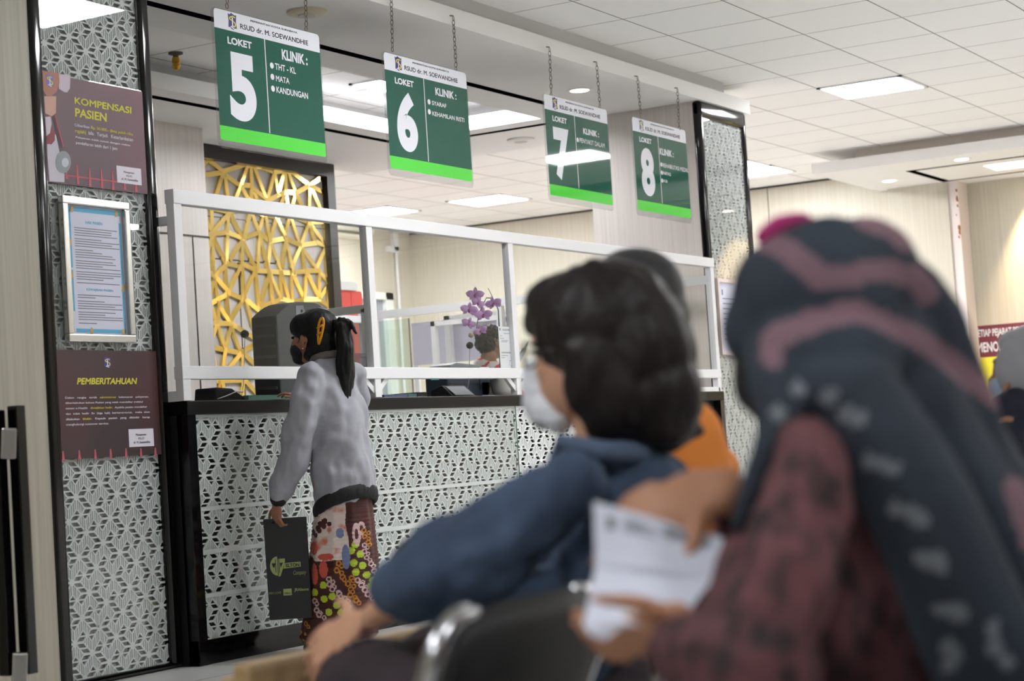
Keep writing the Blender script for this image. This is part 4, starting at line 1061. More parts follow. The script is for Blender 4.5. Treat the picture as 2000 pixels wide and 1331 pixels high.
# grey rail of the second partition running toward the posts
p0, p1 = onx(645, 611, 12.05), onx(719, 603, 12.05)
GR = thing('partition_rail', 'grey metal rail running back from the screen behind the ponytailed woman', 'partition', (12.05, 7.4, 0))
m = MB(); zr = p0.z; m.box((12.02, p1.y, zr-.03), (12.08, p0.y+.6, zr+.03)); m.build('rail', mat('rail_grey', (176, 178, 176), .4), GR, bevel=.003)
m = MB(); m.box((12.02, p0.y+.55, 0), (12.08, p0.y+.6, zr)); m.box((12.02, p1.y, 0), (12.08, p1.y+.05, zr)); m.build('post', MATS['rail_grey'], GR)
# free-standing glass sheet and lilac boards
xg = 14.4
p0, p1 = onx(797, 622, xg), onx(700, 630, xg)
GS = thing('glass_screen', 'frameless clear glass sheet standing left of the lilac board', 'glass screen', (xg, p0.y, 0))
MB().box((xg, p0.y, 0), (xg+.012, p0.y+1.1, p0.z)).build('glass_sheet', glass_mat('green_glass', (.84, .9, .87), 1.0), GS)
MB().box((xg-.001, p0.y-.008, 0), (xg+.013, p0.y, p0.z)).build('edge', mat('edge_dark', (96, 86, 84), .4), GS)
xl = 15.4
p0, p1 = onx(803, 632, xl), onx(870, 626, xl); z0 = onx(806, 715, xl).z
LB = thing('lilac_board', 'lilac panel board in a white frame behind the printer', 'board', (xl, (p0.y+p1.y)/2, 0))
LIL = mat('board_lilac', (196, 192, 214), .6)
MB().box((xl, p1.y-.75, z0), (xl+.03, p0.y, p0.z)).build('panel', LIL, LB)
m = MB(); q0, q1 = onx(871, 640, xl-.05).y, onx(905, 640, xl-.05).y
m.box((xl-.08, q0-.06, 0), (xl-.02, q0, p0.z+.03)); m.box((xl-.08, p1.y-.8, p0.z-.03), (xl-.02, q0, p0.z+.03)); m.box((xl, p0.y-.05, 0), (xl+.03, p0.y, z0)); m.box((xl, p1.y-.75, 0), (xl+.03, p1.y-.70, z0)); m.build('frame', ALU, LB)
# air conditioner and wall conduit at the back
ya = yr
p0, p1 = px_y(652, 440, ya-.1), px_y(720, 478, ya-.1)
AC = thing('air_conditioner', 'cream split air conditioner on the back wall above the frosted window', 'air conditioner', (p1.x-.5, ya, p1.z))
ax0, ax1, az0, az1 = p0.x-.3, px_y(718, 470, ya-.1).x, p1.z+.06, p0.z
m = MB(); m.prism([(ax0, ya, az0), (ax0, ya-.16, az0+.02), (ax0, ya-.22, az0+.1), (ax0, ya-.22, az1-.03), (ax0, ya-.18, az1), (ax0, ya, az1)], (ax1-ax0, 0, 0)); m.build('casing', mat('ac_cream', (226, 224, 206), .4), AC, bevel=.01)
m = MB(); m.box((ax0+.1, ya-.214, az0+.035), (ax1-.15, ya-.19, az0+.065)); m.build('air_slot', mat('slot_grey', (92, 88, 76), .6), AC)
CD = thing('wall_conduit', 'white conduit pipe running down the corner of the back wall', 'conduit', (px_y(771, 480, ya-.03).x, ya, 0))
x = px_y(770, 470, ya-.03).x; zt_, zk = px_y(770, 455, ya-.03).z, px_y(770, 490, ya-.03).z
m = MB(); m.box((x-.05, ya-.06, zk), (x+.05, ya, zt_)); m.box((x-.16, ya-.06, zk-.02), (x+.05, ya, zk+.05)); m.build('duct_box', ALU, CD)
m = MB(); m.tube([(x+.02, ya-.03, 0), (x+.03, ya-.03, zk)], .02, 8); m.build('pipe', ALU, CD)

# ================================================================== people
def ico(bm, c, r, R=None, sub=2):
    """sphere or ellipsoid at c; r = radius or (rx, ry, rz) along the axes of R"""
    rx, ry, rz = (r, r, r) if not isinstance(r, (tuple, list)) else r
    M_ = Matrix.Translation(Vector(c)) @ (R.to_4x4() if R is not None else Matrix.Identity(4)) @ Matrix.Diagonal((rx, ry, rz, 1))
    bmesh.ops.create_icosphere(bm, subdivisions=sub, radius=1.0, matrix=M_)
def blob(name, prims, mats, parent, voxel=0.008, smooth=4, disp=None, pick=None, R=None, cut=None):
    """one continuous surface grown around ellipsoids and tapering chains.
    prims: ('e', centre, radii) or ('c', [(point, radius), ...]); disp(co, no) -> offset; pick(co, no) -> material index"""
    bm = bmesh.new()
    for p in prims:
        RR = p[3] if len(p) > 3 else R
        if p[0] == 'e': ico(bm, p[1], p[2], RR, 3)
        else:
            pts = p[1]
            for (a, ra), (b, rb) in zip(pts, pts[1:]):
                a, b = Vector(a), Vector(b)
                va = Vector(ra) if isinstance(ra, (tuple, list)) else Vector((ra,)*3); vb = Vector(rb) if isinstance(rb, (tuple, list)) else Vector((rb,)*3)
                n = max(2, int((b-a).length/(0.3*min(min(va), min(vb))))+1)
                n = min(n, 40)
                for i in range(n+1):
                    t = i/n; ico(bm, a.lerp(b, t), tuple(va.lerp(vb, t)), RR, 2)
    me = bpy.data.meshes.new(name); bm.to_mesh(me); bm.free()
    o = bpy.data.objects.new(name, me); COL.objects.link(o)
    md = o.modifiers.new('r', 'REMESH'); md.mode = 'VOXEL'; md.voxel_size = voxel
    if smooth:
        ms = o.modifiers.new('s', 'SMOOTH'); ms.factor = 0.5; ms.iterations = smooth
    dg = bpy.context.evaluated_depsgraph_get()
    m2 = bpy.data.meshes.new_from_object(o.evaluated_get(dg))
    bpy.data.objects.remove(o); bpy.data.meshes.remove(me)
    m2.name = name; m2.materials.clear()
    for m_ in (mats if isinstance(mats, (list, tuple)) else [mats]): m2.materials.append(m_)
    if disp:
        cos = [v.co.copy() for v in m2.vertices]; nos = [v.normal.copy() for v in m2.vertices]
        for v, c_, n_ in zip(m2.vertices, cos, nos): v.co = c_+disp(c_, n_)
        m2.update()
    if cut:
        bm = bmesh.new(); bm.from_mesh(m2)
        for co_, no_ in cut:
            bmesh.ops.bisect_plane(bm, geom=bm.verts[:]+bm.edges[:]+bm.faces[:], plane_co=co_, plane_no=no_, clear_outer=True)
            bmesh.ops.holes_fill(bm, edges=[e for e in bm.edges if e.is_boundary])
        bm.to_mesh(m2); bm.free()
    if pick:
        m2.polygons.foreach_set('material_index', [pick(p_.center, p_.normal) for p_ in m2.polygons])
    m2.update()
    return link(name, m2, parent, smooth=True)
def folds(amp, freq, stretch=(1, 1, .35), seed=0.0):
    def f(c, n):
        q = Vector((c.x*freq*stretch[0]+seed, c.y*freq*stretch[1], c.z*freq*stretch[2]))
        return n*(amp*mnoise.noise(q)+amp*.4*mnoise.noise(q*2.3))
    return f
def rotz(a): return Matrix.Rotation(a, 3, 'Z')
SKIN = mat('skin_tan', (176, 128, 100), 0.5, spec=.3); SKIN2 = mat('skin_brown', (158, 112, 86), 0.5, spec=.3); SKIN3 = mat('skin_light', (206, 158, 130), 0.5, spec=.3)
HAIRB = mat('hair_black', (13, 12, 13), 0.5, spec=.25, bump=(90, .2)); HAIRD = mat('hair_brown_black', (26, 20, 19), 0.47, spec=.32, bump=(70, .25))
HAIRG = mat('hair_grey_black', (44, 43, 46), 0.5, bump=(80, .2))
MASKW = mat('mask_white', (226, 230, 238), 0.75); MASKB = mat('mask_black', (24, 24, 28), 0.8); MASKT = mat('mask_teal', (120, 168, 164), 0.8); MASKL = mat('mask_blue', (158, 184, 208), 0.8)

class Fig:
    """person-local frame: x = the person's right, y = forward, z = up, from the base point on the floor"""
    def __init__(self, base, yaw):
        self.b = Vector(base); self.R = rotz(yaw)
    def __call__(self, x, y, z): return self.b+self.R @ Vector((x, y, z))
    def chain(self, *pts): return ('c', [(self(*p[:3]), p[3]) for p in pts], None, self.R)
    def ell(self, c, r): return ('e', self(*c), r, self.R)
def head_prims(F, c, s=1.0, tilt=0.0):
    """skull, face, jaw, nose, ears around head centre c (local); s=1 for a head 0.225 m tall"""
    x, y, z = c; E_ = lambda dx, dy, dz, r: F.ell((x+dx*s, y+dy*s, z+dz*s), tuple(q*s for q in r))
    return [E_(0, -.012, .025, (.076, .092, .088)), E_(0, .03, -.03, (.062, .066, .078)), E_(0, .055, -.072, (.036, .034, .034)),
            E_(0, .098, -.022, (.012, .018, .013)), E_(0, .09, .0, (.010, .014, .022)), E_(0, .085, .028, (.045, .014, .012)),
            E_(0, .085, -.055, (.024, .014, .011)), E_(-.077, -.005, -.012, (.010, .020, .030)), E_(.077, -.005, -.012, (.010, .020, .030)),
            E_(-.078, -.008, -.036, (.009, .012, .012)), E_(.078, -.008, -.036, (.009, .012, .012)),
            E_(.035, .068, -.02, (.022, .018, .02)), E_(-.035, .068, -.02, (.022, .018, .02))]
def eyes(F, c, s, parent):
    x, y, z = c
    for sx in (-1, 1):
        m = MB(); p = F(x+sx*.031*s, y+.082*s, z+.006*s)
        bm = bmesh.new(); ico(bm, p, (.013*s, .008*s, .007*s), F.R, 2); me = bpy.data.meshes.new('eye'); bm.to_mesh(me); bm.free()
        me.materials.append(mat('eye_dark', (30, 22, 20), .2)); link('eye', me, parent, True)
def hand_prims(W, palm_c, fwd, side, nrm, L=0.175, curl=(.3, .35, .4, .5), spread=.1, thumb=(.55, .1), tdir=None):
    """palm and five fingers. fwd = wrist->fingers, side = towards the thumb, nrm = out of the back of the hand"""
    f, s, n = Vector(fwd).normalized(), Vector(side).normalized(), Vector(nrm).normalized()
    R3 = Matrix((s, f, n)).transposed()
    P = [('e', W(palm_c), (L*.235, L*.29, L*.085), R3), ('e', W(palm_c)-f*L*.2, (L*.18, L*.2, L*.09), R3)]
    c = W(palm_c)
    lens = (.43, .48, .45, .36)
    for i in range(4):
        off = (.36-.24*i)*L*.5; base = c+f*L*.22+s*off
        d = (f+s*spread*(1.2-i*.8)).normalized(); a = 0.0; pts = [(base, L*.052)]; q = base
        for k, fr in enumerate((.45, .32, .23)):
            a += curl[i]*(.8 if k == 0 else 1.1)
            v = d*math.cos(a)-n*math.sin(a); q = q+v*(L*lens[i]*fr); pts.append((q, L*(.049-.006*k)))
        P.append(('c', pts))
    tb = c-f*L*.12+s*L*.2; d = (s*math.cos(thumb[0])+f*math.sin(thumb[0])-n*thumb[1]).normalized()
    if tdir is not None: d = Vector(tdir).normalized()
    d2 = (d+f*.5-n*.1).normalized() if tdir is None else d
    P.append(('c', [(tb-s*L*.08, L*.075), (tb+d*L*.16, L*.062), (tb+d*L*.16+d2*L*.19, L*.05), (tb+d*L*.16+d2*L*.30, L*.04)]))
    return P

# ---- A: woman with a ponytail standing at the counter -----------------------
FA = Fig((7.86, 5.54, 0), 0.0)
PA = thing('person', 'standing person with black ponytail, orange hair clip and light grey jacket at the counter', 'person', FA(0, 0, 0))
HA = (-.005, .105, 1.555)
HS = 1.17
body = head_prims(FA, HA, HS)+[FA.chain((0, .03, 1.38, .056), (0, .055, 1.50, .058)), FA.chain((-.14, .01, 1.335, .045), (.14, .01, 1.335, .045)), FA.chain((0, 0, 1.3, (.13, .09, .1)), (0, -.01, 1.0, (.13, .1, .1)), (0, -.01, .80, (.12, .09, .09))),
        FA.chain((-.09, 0, .84, .08), (-.08, 0, .45, .055), (-.08, -.01, .08, .04)), FA.chain((.09, 0, .84, .08), (.08, 0, .45, .055), (.08, -.01, .08, .04)),
        FA.chain((-.08, -.04, .045, .035), (-.085, .12, .03, .03)), FA.chain((.08, -.04, .045, .035), (.085, .12, .03, .03)),
        FA.chain((-.18, .02, 1.34, .048), (-.24, .065, 1.03, .038), (-.255, .165, .84, .028), (-.258, .192, .755, .027)),
        FA.chain((.19, 0, 1.34, .048), (.24, .09, 1.12, .038), (.17, .27, 1.22, .03))]
body += hand_prims(lambda c: FA(*c), (-.262, .200, .700), (0, .05, -1), (.25, 1, 0), (-1, .2, 0), L=.165, curl=(.55, .6, .65, .7), thumb=(.7, .2))
body += hand_prims(lambda c: FA(*c), (.15, .335, 1.275), (-.2, 1, .45), (-1, -.2, 0), (.1, -.2, 1), L=.165, curl=(.3, .3, .35, .4))
bo = blob('body', body, SKIN2, PA, voxel=.006, smooth=3)
eyes(FA, HA, HS, bo)
hx_, hy_, hz_ = HA
H_ = lambda dx, dy, dz: (hx_+dx*HS, hy_+dy*HS, hz_+dz*HS)
hair = [FA.ell(H_(0, -.026, .036), (.089*HS, .098*HS, .090*HS)), FA.ell(H_(0, -.05, -.03), (.080*HS, .078*HS, .085*HS)), FA.ell(H_(-.045, .02, .05), (.042*HS, .06*HS, .055*HS)), FA.ell(H_(.045, .02, .05), (.042*HS, .06*HS, .055*HS)),
        FA.ell(H_(-.02, -.02, -.075), (.05*HS, .05*HS, .035*HS))]
ho = blob('hair', hair, HAIRB, PA, voxel=.006, smooth=4, disp=folds(.004, 40, (1, 1, .4)))
TL = lambda dx, dy, dz, r: (*H_(dx, dy, dz), r)
tail = [FA.chain(TL(0, -.125, .045, .03), TL(-.005, -.160, .035, (.036, .036, .03)), TL(-.01, -.172, -.06, (.05, .044, .04)), TL(-.01, -.162, -.16, (.056, .044, .04)), TL(-.01, -.150, -.25, (.05, .036, .04)), TL(-.01, -.152, -.32, (.03, .022, .03)), TL(-.01, -.165, -.375, (.008, .008, .02)))]
tail += [FA.chain(TL(0, -.15, .06, .022), TL(0, -.195, .048, .015), TL(0, -.222, .0, .007)), FA.chain(TL(-.01, -.13, -.2, .02), TL(-.01, -.115, -.27, .007))]
blob('ponytail', tail, HAIRB, PA, voxel=.006, smooth=2, disp=folds(.007, 55, (1, 1, .12), 3.0))
# orange claw clip
m = MB()
CL = lambda a, b_, c_: FA(*H_(-.078+a, -.095+b_, .02+c_))
m.tube([CL(-.004*math.sin(2*t), .011*math.sin(t)-.012*math.cos(t), .054*math.cos(t)) for t in np.linspace(0, 2*math.pi, 25)], .0062, 8, cap=False)
m.tube([CL(-.004, .014, .012), CL(-.004, -.016, .024)], .005, 6); m.tube([CL(-.004, .016, -.016), CL(-.004, -.008, -.006)], .005, 6)
m.build('hair_clip', mat('clip_orange', (222, 150, 24), .3), PA, smooth=True)
m = MB(); m.lathe(FA(*H_(-.092, -.010, -.052)), [(.002, 0), (.007, .004), (.002, .009)], 10); m.build('earring', mat('earring_gold', (224, 190, 120), .25, metal=.8), PA, smooth=True)
mk = [FA.ell(H_(0, .05, -.05), (.064*HS, .062*HS, .052*HS)), FA.ell(H_(0, .092, -.04), (.028*HS, .024*HS, .034*HS)), FA.ell(H_(0, .07, -.085), (.042*HS, .036*HS, .026*HS))]
mo = blob('face_mask', mk, MASKB, PA, voxel=.006, smooth=3)
m = MB(); m.tube([FA(*H_(-.062, .04, -.02)), FA(*H_(-.082, .0, .012)), FA(*H_(-.088, -.022, 0))], .0018, 5); m.tube([FA(*H_(-.06, .04, -.07)), FA(*H_(-.08, .0, -.045)), FA(*H_(-.088, -.022, -.02))], .0018, 5); m.build('ear_loop', MASKB, mo)
# jacket, ribbed hem and cuffs
JK = mat('jacket_grey', (160, 161, 169), .75, var=((148, 149, 158), (14, 14, 6), 3, .3, .7), bump=(400, .06)); RIB = mat('rib_black', (22, 22, 24), .8); COLL = mat('collar_grey', (104, 100, 98), .8)
jk = [FA.chain((0, .03, 1.425, (.085, .075, .04)), (0, .02, 1.39, (.125, .085, .05)), (0, .01, 1.335, (.172, .105, .06)), (0, -.012, 1.18, (.185, .125, .08)), (0, -.022, 1.0, (.185, .14, .08)), (0, -.03, .88, (.19, .15, .08)), (0, -.03, .79, (.188, .148, .06)), (0, -.01, .73, (.165, .13, .045))),
      FA.chain((-.155, .015, 1.355, .075), (-.205, .025, 1.22, .084), (-.24, .065, 1.04, .08), (-.248, .115, .92, .074), (-.255, .16, .835, .07), (-.258, .178, .80, .05)),
      FA.chain((.165, -.005, 1.355, .075), (.22, .04, 1.22, .08), (.24, .10, 1.12, .07), (.2, .20, 1.15, .06))]
blob('jacket', jk, JK, PA, voxel=.007, smooth=12, disp=folds(.022, 9, (1, 1, .8), 1.3))
blob('collar', [FA.chain(*[(.072*math.sin(t), .035+.064*math.cos(t), 1.452-.014*math.cos(t), .022) for t in np.linspace(.5, 2*math.pi-.5, 16)])], COLL, PA, voxel=.006, smooth=3)
hem = [FA.chain(*[(.168*math.sin(t), -.03+.13*math.cos(t), .725-.055*math.cos(t)-.012*math.sin(t), (.022, .022, .040)) for t in np.linspace(0, 2*math.pi, 36)])]
blob('hem_rib', hem, RIB, PA, voxel=.008, smooth=2, disp=folds(.003, 90, (1, 1, .02)))
blob('cuff', [FA.chain((-.258, .178, .798, .050), (-.258, .186, .768, .044))], RIB, PA, voxel=.006, smooth=2)
blob('cuff', [FA.chain((.19, .22, 1.17, .05), (.175, .245, 1.19, .04))], RIB, PA, voxel=.006, smooth=2)
# batik skirt: motifs are set in the cloth by where they lie on it
SK = [mat('skirt_brown', (60, 22, 20), .75, var=((74, 30, 26), (9, 9, 9), 2, .4, .7)), mat('skirt_white', (214, 198, 192), .75, var=((196, 110, 90), (16, 16, 16), 3, .52, .66)), mat('skirt_lime', (170, 190, 44), .7), mat('skirt_lilac', (196, 164, 166), .75), mat('skirt_ochre', (186, 120, 36), .75), mat('skirt_red', (196, 84, 66), .75), mat('skirt_blue', (112, 124, 164), .75), mat('skirt_dots', (190, 150, 52), .7)]
sk = [FA.chain((0, -.02, .80, (.155, .125, .05)), (0, -.02, .68, (.168, .138, .07)), (0, .0, .45, (.185, .172, .07)), (0, .03, .2, (.19, .195, .07)), (0, .06, .075, (.2, .20, .06)))]
rnd = random.Random(11)
feats = []
def featpx(x, y, rx, rz, mi): feats.append((x, y, rx, rz, mi))
zb = lambda cx, cy: (500+cx/4.592, 1000+cy/4.592)
for cx, cy in ((612, 655), (530, 722), (620, 777), (694, 752), (735, 830), (664, 892), (884, 455), (902, 537), (862, 345), (897, 290), (940, 378), (960, 482), (994, 567), (1028, 672), (1045, 620), (774, 895)): featpx(*zb(cx, cy), 7.2, 7.2, 2)
for cx, cy, rx, rz, mi in ((528, 560, 7, 21, 5), (612, 515, 9, 17, 5), (815, 400, 8, 24, 6), (760, 190, 8, 10, 6), (516, 330, 9, 13, 5), (632, 402, 16, 7, 5), (905, 200, 8, 22, 3), (945, 150, 7, 14, 3)): featpx(*zb(cx, cy), rx, rz, mi)
def trail(pts, mi, r=6):
    for (a, b_), (c, d) in zip(pts, pts[1:]):
        n = max(1, int(math.hypot(c-a, d-b_)/46))
        for i in range(n): 
            t = i/n; x, y = zb(a+(c-a)*t, b_+(d-b_)*t); featpx(x+rnd.uniform(-4, 4), y, r, r, mi); featpx(x+7+rnd.uniform(-3, 3), y+5, r*.8, r*.8, mi)
trail([(500, 190), (580, 110), (680, 60)], 0, 6)
trail([(660, 600), (710, 690), (790, 770), (830, 870), (880, 900)], 3); trail([(530, 800), (560, 880), (620, 960)], 3); trail([(920, 610), (980, 700), (1030, 780), (1050, 840)], 3); trail([(960, 300), (1020, 470), (1060, 600)], 3, 5)
trail([(735, 460), (770, 580), (850, 590), (850, 690), (890, 790), (930, 860)], 4); trail([(980, 170), (1000, 330)], 4, 5); trail([(440, 1010), (480, 1090)], 4, 5)
for i in range(26): featpx(558+rnd.uniform(0, 90), 1236+rnd.uniform(0, 36), 3.0, 3.0, 7)
F2 = []
for (x, y, rx, rz, mi) in feats:
    d = ray(x, y); P_ = CAM+d*9.42; F2.append((P_, rx/400, rz/400, mi))
cl_ = [(c_.z, ) for c_ in []]
lefte = FW.cross(Vector((0, 0, 1))).normalized()
U2 = [(p_.dot(lefte), p_.z, a_, b_, mi) for p_, a_, b_, mi in F2]
white_lo = at(*zb(640, 430), 9.42).z
def skirt_pick(c, n):
    # the world-space motif map of the cloth (mesh is still in world coordinates here)
    u, z = c.dot(lefte), c.z
    for (pu, pz, a_, b_, mi) in reversed(U2):
        dd = ((u-pu)/a_)**2+((z-pz)/b_)**2
        if dd < 1:
            if mi in (3, 4) and dd < .22: return 0
            return mi
    w_ = mnoise.noise(c*7)
    if z > white_lo+.04*w_ and u < at(*zb(830, 200), 9.42).dot(lefte)+.03*w_: return 1
    return 0
blob('skirt', sk, SK, PA, voxel=.0048, smooth=3, disp=folds(.010, 9, (1, 1, .12), 5.0), pick=skirt_pick)
for s in (-1, 1):
    blob('shoe', [FA.chain((s*.085, -.03, .03, .036), (s*.088, .08, .028, .04), (s*.09, .18, .022, .03))], mat('shoe_black', (24, 22, 22), .5), PA, voxel=.007, smooth=3, cut=[(FA(0, 0, .004), (0, 0, -1))])
# paper carrier bag hanging from her hand
BGM = mat('bag_black', (24, 26, 29), .45); BGP = mat('bag_print', (156, 166, 104), .6)
bD = 9.41
c0, c1, c2, c3 = (at(x, y, bD) for x, y in ((512, 1018), (597, 1007), (607, 1206), (527, 1213)))
xh = Vector((c1.x-c0.x, c1.y-c0.y, 0)).normalized(); wid = (c1-c0).length; nb_ = Vector((xh.y, -xh.x, 0))
if nb_.dot(CAM-c0) < 0: nb_ = -nb_
zt_, zb_ = (c0.z+c1.z)/2, (c2.z+c3.z)/2; o3 = Vector((c3.x, c3.y, 0)).lerp(Vector((c0.x, c0.y, 0)), .5)+nb_*.0
BAG = thing('carrier_bag', 'flat black paper carrier bag with pale green print held by the standing person', 'bag', (o3.x+xh.x*wid/2, o3.y+xh.y*wid/2, zb_))
m = MB(); L_ = lambda u, v, d_=0: (o3+xh*(wid*u)+nb_*d_).to_tuple()[:2]+(zb_+(zt_-zb_)*v,)
vs = []
for d_ in (.0, -.045):
    vs += [L_(.02, 0, d_), L_(.99, 0.0, d_), L_(.985, 1.0, d_*.35), L_(0.0, 1.0, d_*.35)]
m.add(vs, [(0, 1, 2, 3), (7, 6, 5, 4), (0, 4, 5, 1), (1, 5, 6, 2), (3, 7, 4, 0), (2, 6, 7, 3)]); m.build('bag_body', BGM, BAG, bevel=.003)
m = MB(); hp = FA(-.262, .215, .665)
m.tube([L_(.3, .99, -.006), hp+Vector((-.02, 0, -.01)), hp+Vector((.02, 0, -.01)), L_(.68, .99, -.006)], .004, 6); m.build('handle', BGM, BAG)
def bagtext(s, u0, u1, v0, v1, nm='lettering', mt=None, bold=.02, shear=0):
    o = text(s, 0, 1, 0, 1, 0, mt or BGP, nm, None, bold=bold, shear=shear)
    for v in o.data.vertices: v.co = Vector(L_(u0+(u1-u0)*v.co.x, v0+(v1-v0)*v.co.z, .0035))-wloc(BAG)
    o.data.update(); o.parent = BAG
m = MB()
def bq(*p, d=.0030): m.quad(*[L_(u, v, d) for u, v in p])
ring_ = [(.27+.17*math.cos(t), .53+.095*math.sin(t)) for t in np.linspace(math.pi*.5, math.pi*1.5, 14)]
bq(*(ring_+[(.27, .44)])); bq((.285, .425), (.33, .43), (.44, .56), (.45, .60), (.285, .60)); m.build('print_emblem', BGP, BAG)
m = MB(); bq((.14, .56), (.23, .56), (.2, .515), (.17, .52), d=.0036); bq((.32, .56), (.4, .56), (.34, .51), d=.0036); bq((.22, .60), (.235, .60), (.235, .47), (.22, .47), d=.0036); bq((.30, .61), (.315, .61), (.315, .46), (.30, .46), d=.0036); m.build('emblem_gap', BGM, BAG)
m = MB(); bq((.40, .50), (.80, .51), (.80, .56), (.44, .555)); m.build('print_band', BGP, BAG)
bagtext('ELTON', .46, .77, .512, .548, mt=BGM, bold=.04); bagtext('Company', .62, .92, .42, .475, shear=.3)
bagtext('MIKI LOVE', .04, .32, .253, .278); bagtext('JRAlisons', .62, .95, .262, .30)
m = MB(); bq((.37, .235), (.56, .235), (.56, .30), (.37, .30)); m.build('print_box', BGP, BAG)
bagtext('MIKO', .40, .53, .248, .266, mt=BGM)

# ---- chairs: chrome tube frame, black padded back and seat --------------------
SEATM = mat('chair_black', (26, 26, 28), .6, bump=(200, .1)); TUBE = mat('chair_chrome', (196, 198, 202), .22, metal=1.0)
def make_chair(label):
    o = thing('waiting_chair', label, 'chair', (0, 0, 0), 'waiting chairs')
    w = .215
    def arch(pts, r=.0125): return MB().tube(pts, r, 10)
    # back frame: a bent tube each side, its top running into the padded back
    for s_ in (-1, 1):
        pts = [(s_*w, y, z) for y, z in ((-.02, .02), (.05, .44), (-.005, .60), (-.05, .69))]
        for k in range(1, 7): a_ = k/6*math.pi/2; pts.append((s_*(w-.07*(1-math.cos(a_))), -.05-.012*math.sin(a_), .69+.065*math.sin(a_)))
        pts.append((s_*(w-.085), -.063, .753))
        arch(pts).build('back_frame', TUBE, o, smooth=True)
    bm = bmesh.new()
    NX, NZ = 12, 8; G = []
    for side in (0, 1):
        for j_ in range(NZ+1):
            for i in range(NX+1):
                u, v = i/NX*2-1, j_/NZ; z = .47+(.295-.05*abs(u)**5)*v; y = .030-.098*v-.012*(1-u*u)+(-.016 if side else .022)*(1-abs(u)**8)*(1-abs(2*v-1)**10)
                xx = u*(w-.012); xx *= 1-.06*max(0, v-.8)/.2*(abs(u)**2)
                G.append(bm.verts.new((xx, y, z)))
    K = (NX+1)*(NZ+1); ix = lambda s_, i, j_: G[s_*K+j_*(NX+1)+i]
    for s_ in (0, 1):
        for j_ in range(NZ):
            for i in range(NX): bm.faces.new((ix(s_, i, j_), ix(s_, i+1, j_), ix(s_, i+1, j_+1), ix(s_, i, j_+1)))
    bmesh.ops.remove_doubles(bm, verts=bm.verts, dist=.0005); bmesh.ops.recalc_face_normals(bm, faces=bm.faces)
    me = bpy.data.meshes.new('backrest'); bm.to_mesh(me); bm.free(); me.materials.append(SEATM); link('backrest', me, o, True)
    MB().box((-w+.01, .06, .40), (w-.01, .46, .445)).build('seat', SEATM, o, bevel=.018)
    for s_ in (-1, 1):
        MB().tube([(s_*w, -.0, .36), (s_*w, .44, .39), (s_*w, .47, .36), (s_*(w+.01), .50, .02)], .0125, 10).build('leg', TUBE, o, smooth=True)
    MB().tube([(-w, .0, .2), (w, .0, .2)], .009, 8).build('stretcher', TUBE, o, smooth=True)
    return o
def copy_tree(o):
    c = o.copy(); COL.objects.link(c)
    for ch in list(o.children):
        d = ch.copy(); COL.objects.link(d); d.parent = c
        for g_ in list(ch.children):
            e_ = g_.copy(); COL.objects.link(e_); e_.parent = d
    return c
CY = 1.27
chair0 = make_chair('empty black chair with chrome frame beside the person in the denim jacket')
chair0.location = (2.10, CY, 0)
for x, y, lb in ((2.80, CY, 'black chair under the person in the denim jacket'), (3.365, CY+.06, 'black chair under the person in the orange shirt'), (5.6, CY+.09, 'black chair under the person in the pale grey veil'), (2.09, CY-.80, 'black chair under the person in the dark banded veil')):
    c = copy_tree(chair0); c.location = (x, y, 0); c['label'] = lb

# wooden bench in the row ahead
p0 = at(486, 1298, 3.35); WB = mat('bench_wood', (176, 150, 108), .5, var=((150, 122, 84), (3, 40, 40), 3, .3, .7))
BN2 = thing('wooden_bench', "pale wooden bench whose back rail lies under the denim-jacketed person's hand", 'bench', (p0.x, p0.y, 0))
xz = p0.z
m = MB(); m.box((p0.x, p0.y, xz-.14), (p0.x+1.1, p0.y+.04, xz)); m.build('back_rail', WB, BN2, bevel=.012)
m = MB(); m.box((p0.x, p0.y+.03, .40), (p0.x+1.1, p0.y+.44, .44)); m.build('seat', WB, BN2, bevel=.008)
for x in (p0.x+.03, p0.x+1.02):
    MB().box((x, p0.y+.042, 0), (x+.05, p0.y+.09, xz-.03)).build('leg', WB, BN2, bevel=.004); MB().box((x, p0.y+.38, 0), (x+.05, p0.y+.43, .40)).build('leg', WB, BN2, bevel=.004)

# ---- B: seated person in a denim jacket ------------------------------------
def P3(x, y, D, r): return (at(x, y, D), r/FPX*D)
def PC(*pts): return ('c', [(at(x, y, D), (r/FPX*D if not isinstance(r, tuple) else tuple(q/FPX*D for q in r))) for x, y, D, r in pts])
def PE(x, y, D, r, R=None): return ('e', at(x, y, D), r/FPX*D if not isinstance(r, tuple) else tuple(q/FPX*D for q in r), R if R is not None else RV)
RV = Matrix((RT, FW, UP)).transposed()      # radii given as (across, along, up) the line of sight
PB = thing('person', 'seated person with dark bobbed hair, white mask and blue denim jacket', 'person', (2.80, 1.55, 0))
FB = Fig((2.80, 1.55, 0), math.radians(2))
hb = at(1165, 690, 3.17); lb_ = FB.R.transposed() @ (hb-FB.b)
HB = (lb_.x, lb_.y, lb_.z); SB = 1.08
body = head_prims(FB, HB, SB)
sh = at(1205, 905, 3.15)
body += [('c', [(at(1180, 790, 3.17), .055), (at(1195, 900, 3.15), .06)]), PC((1200, 930, 3.15, (90, 60, 50)), (1170, 1080, 3.16, (110, 80, 70)), (1110, 1260, 3.18, (120, 90, 70)), (1080, 1330, 3.2, (120, 100, 60))),
         PC((1130, 940, 3.03, 36), (1010, 1015, 3.0, 44), (850, 1120, 3.0, 42), (795, 1160, 3.06, 38), (725, 1207, 3.2, 26)),
         PC((1270, 920, 3.3, 50), (1150, 1060, 3.4, 40), (1010, 1180, 3.42, 36), (960, 1210, 3.4, 26))]
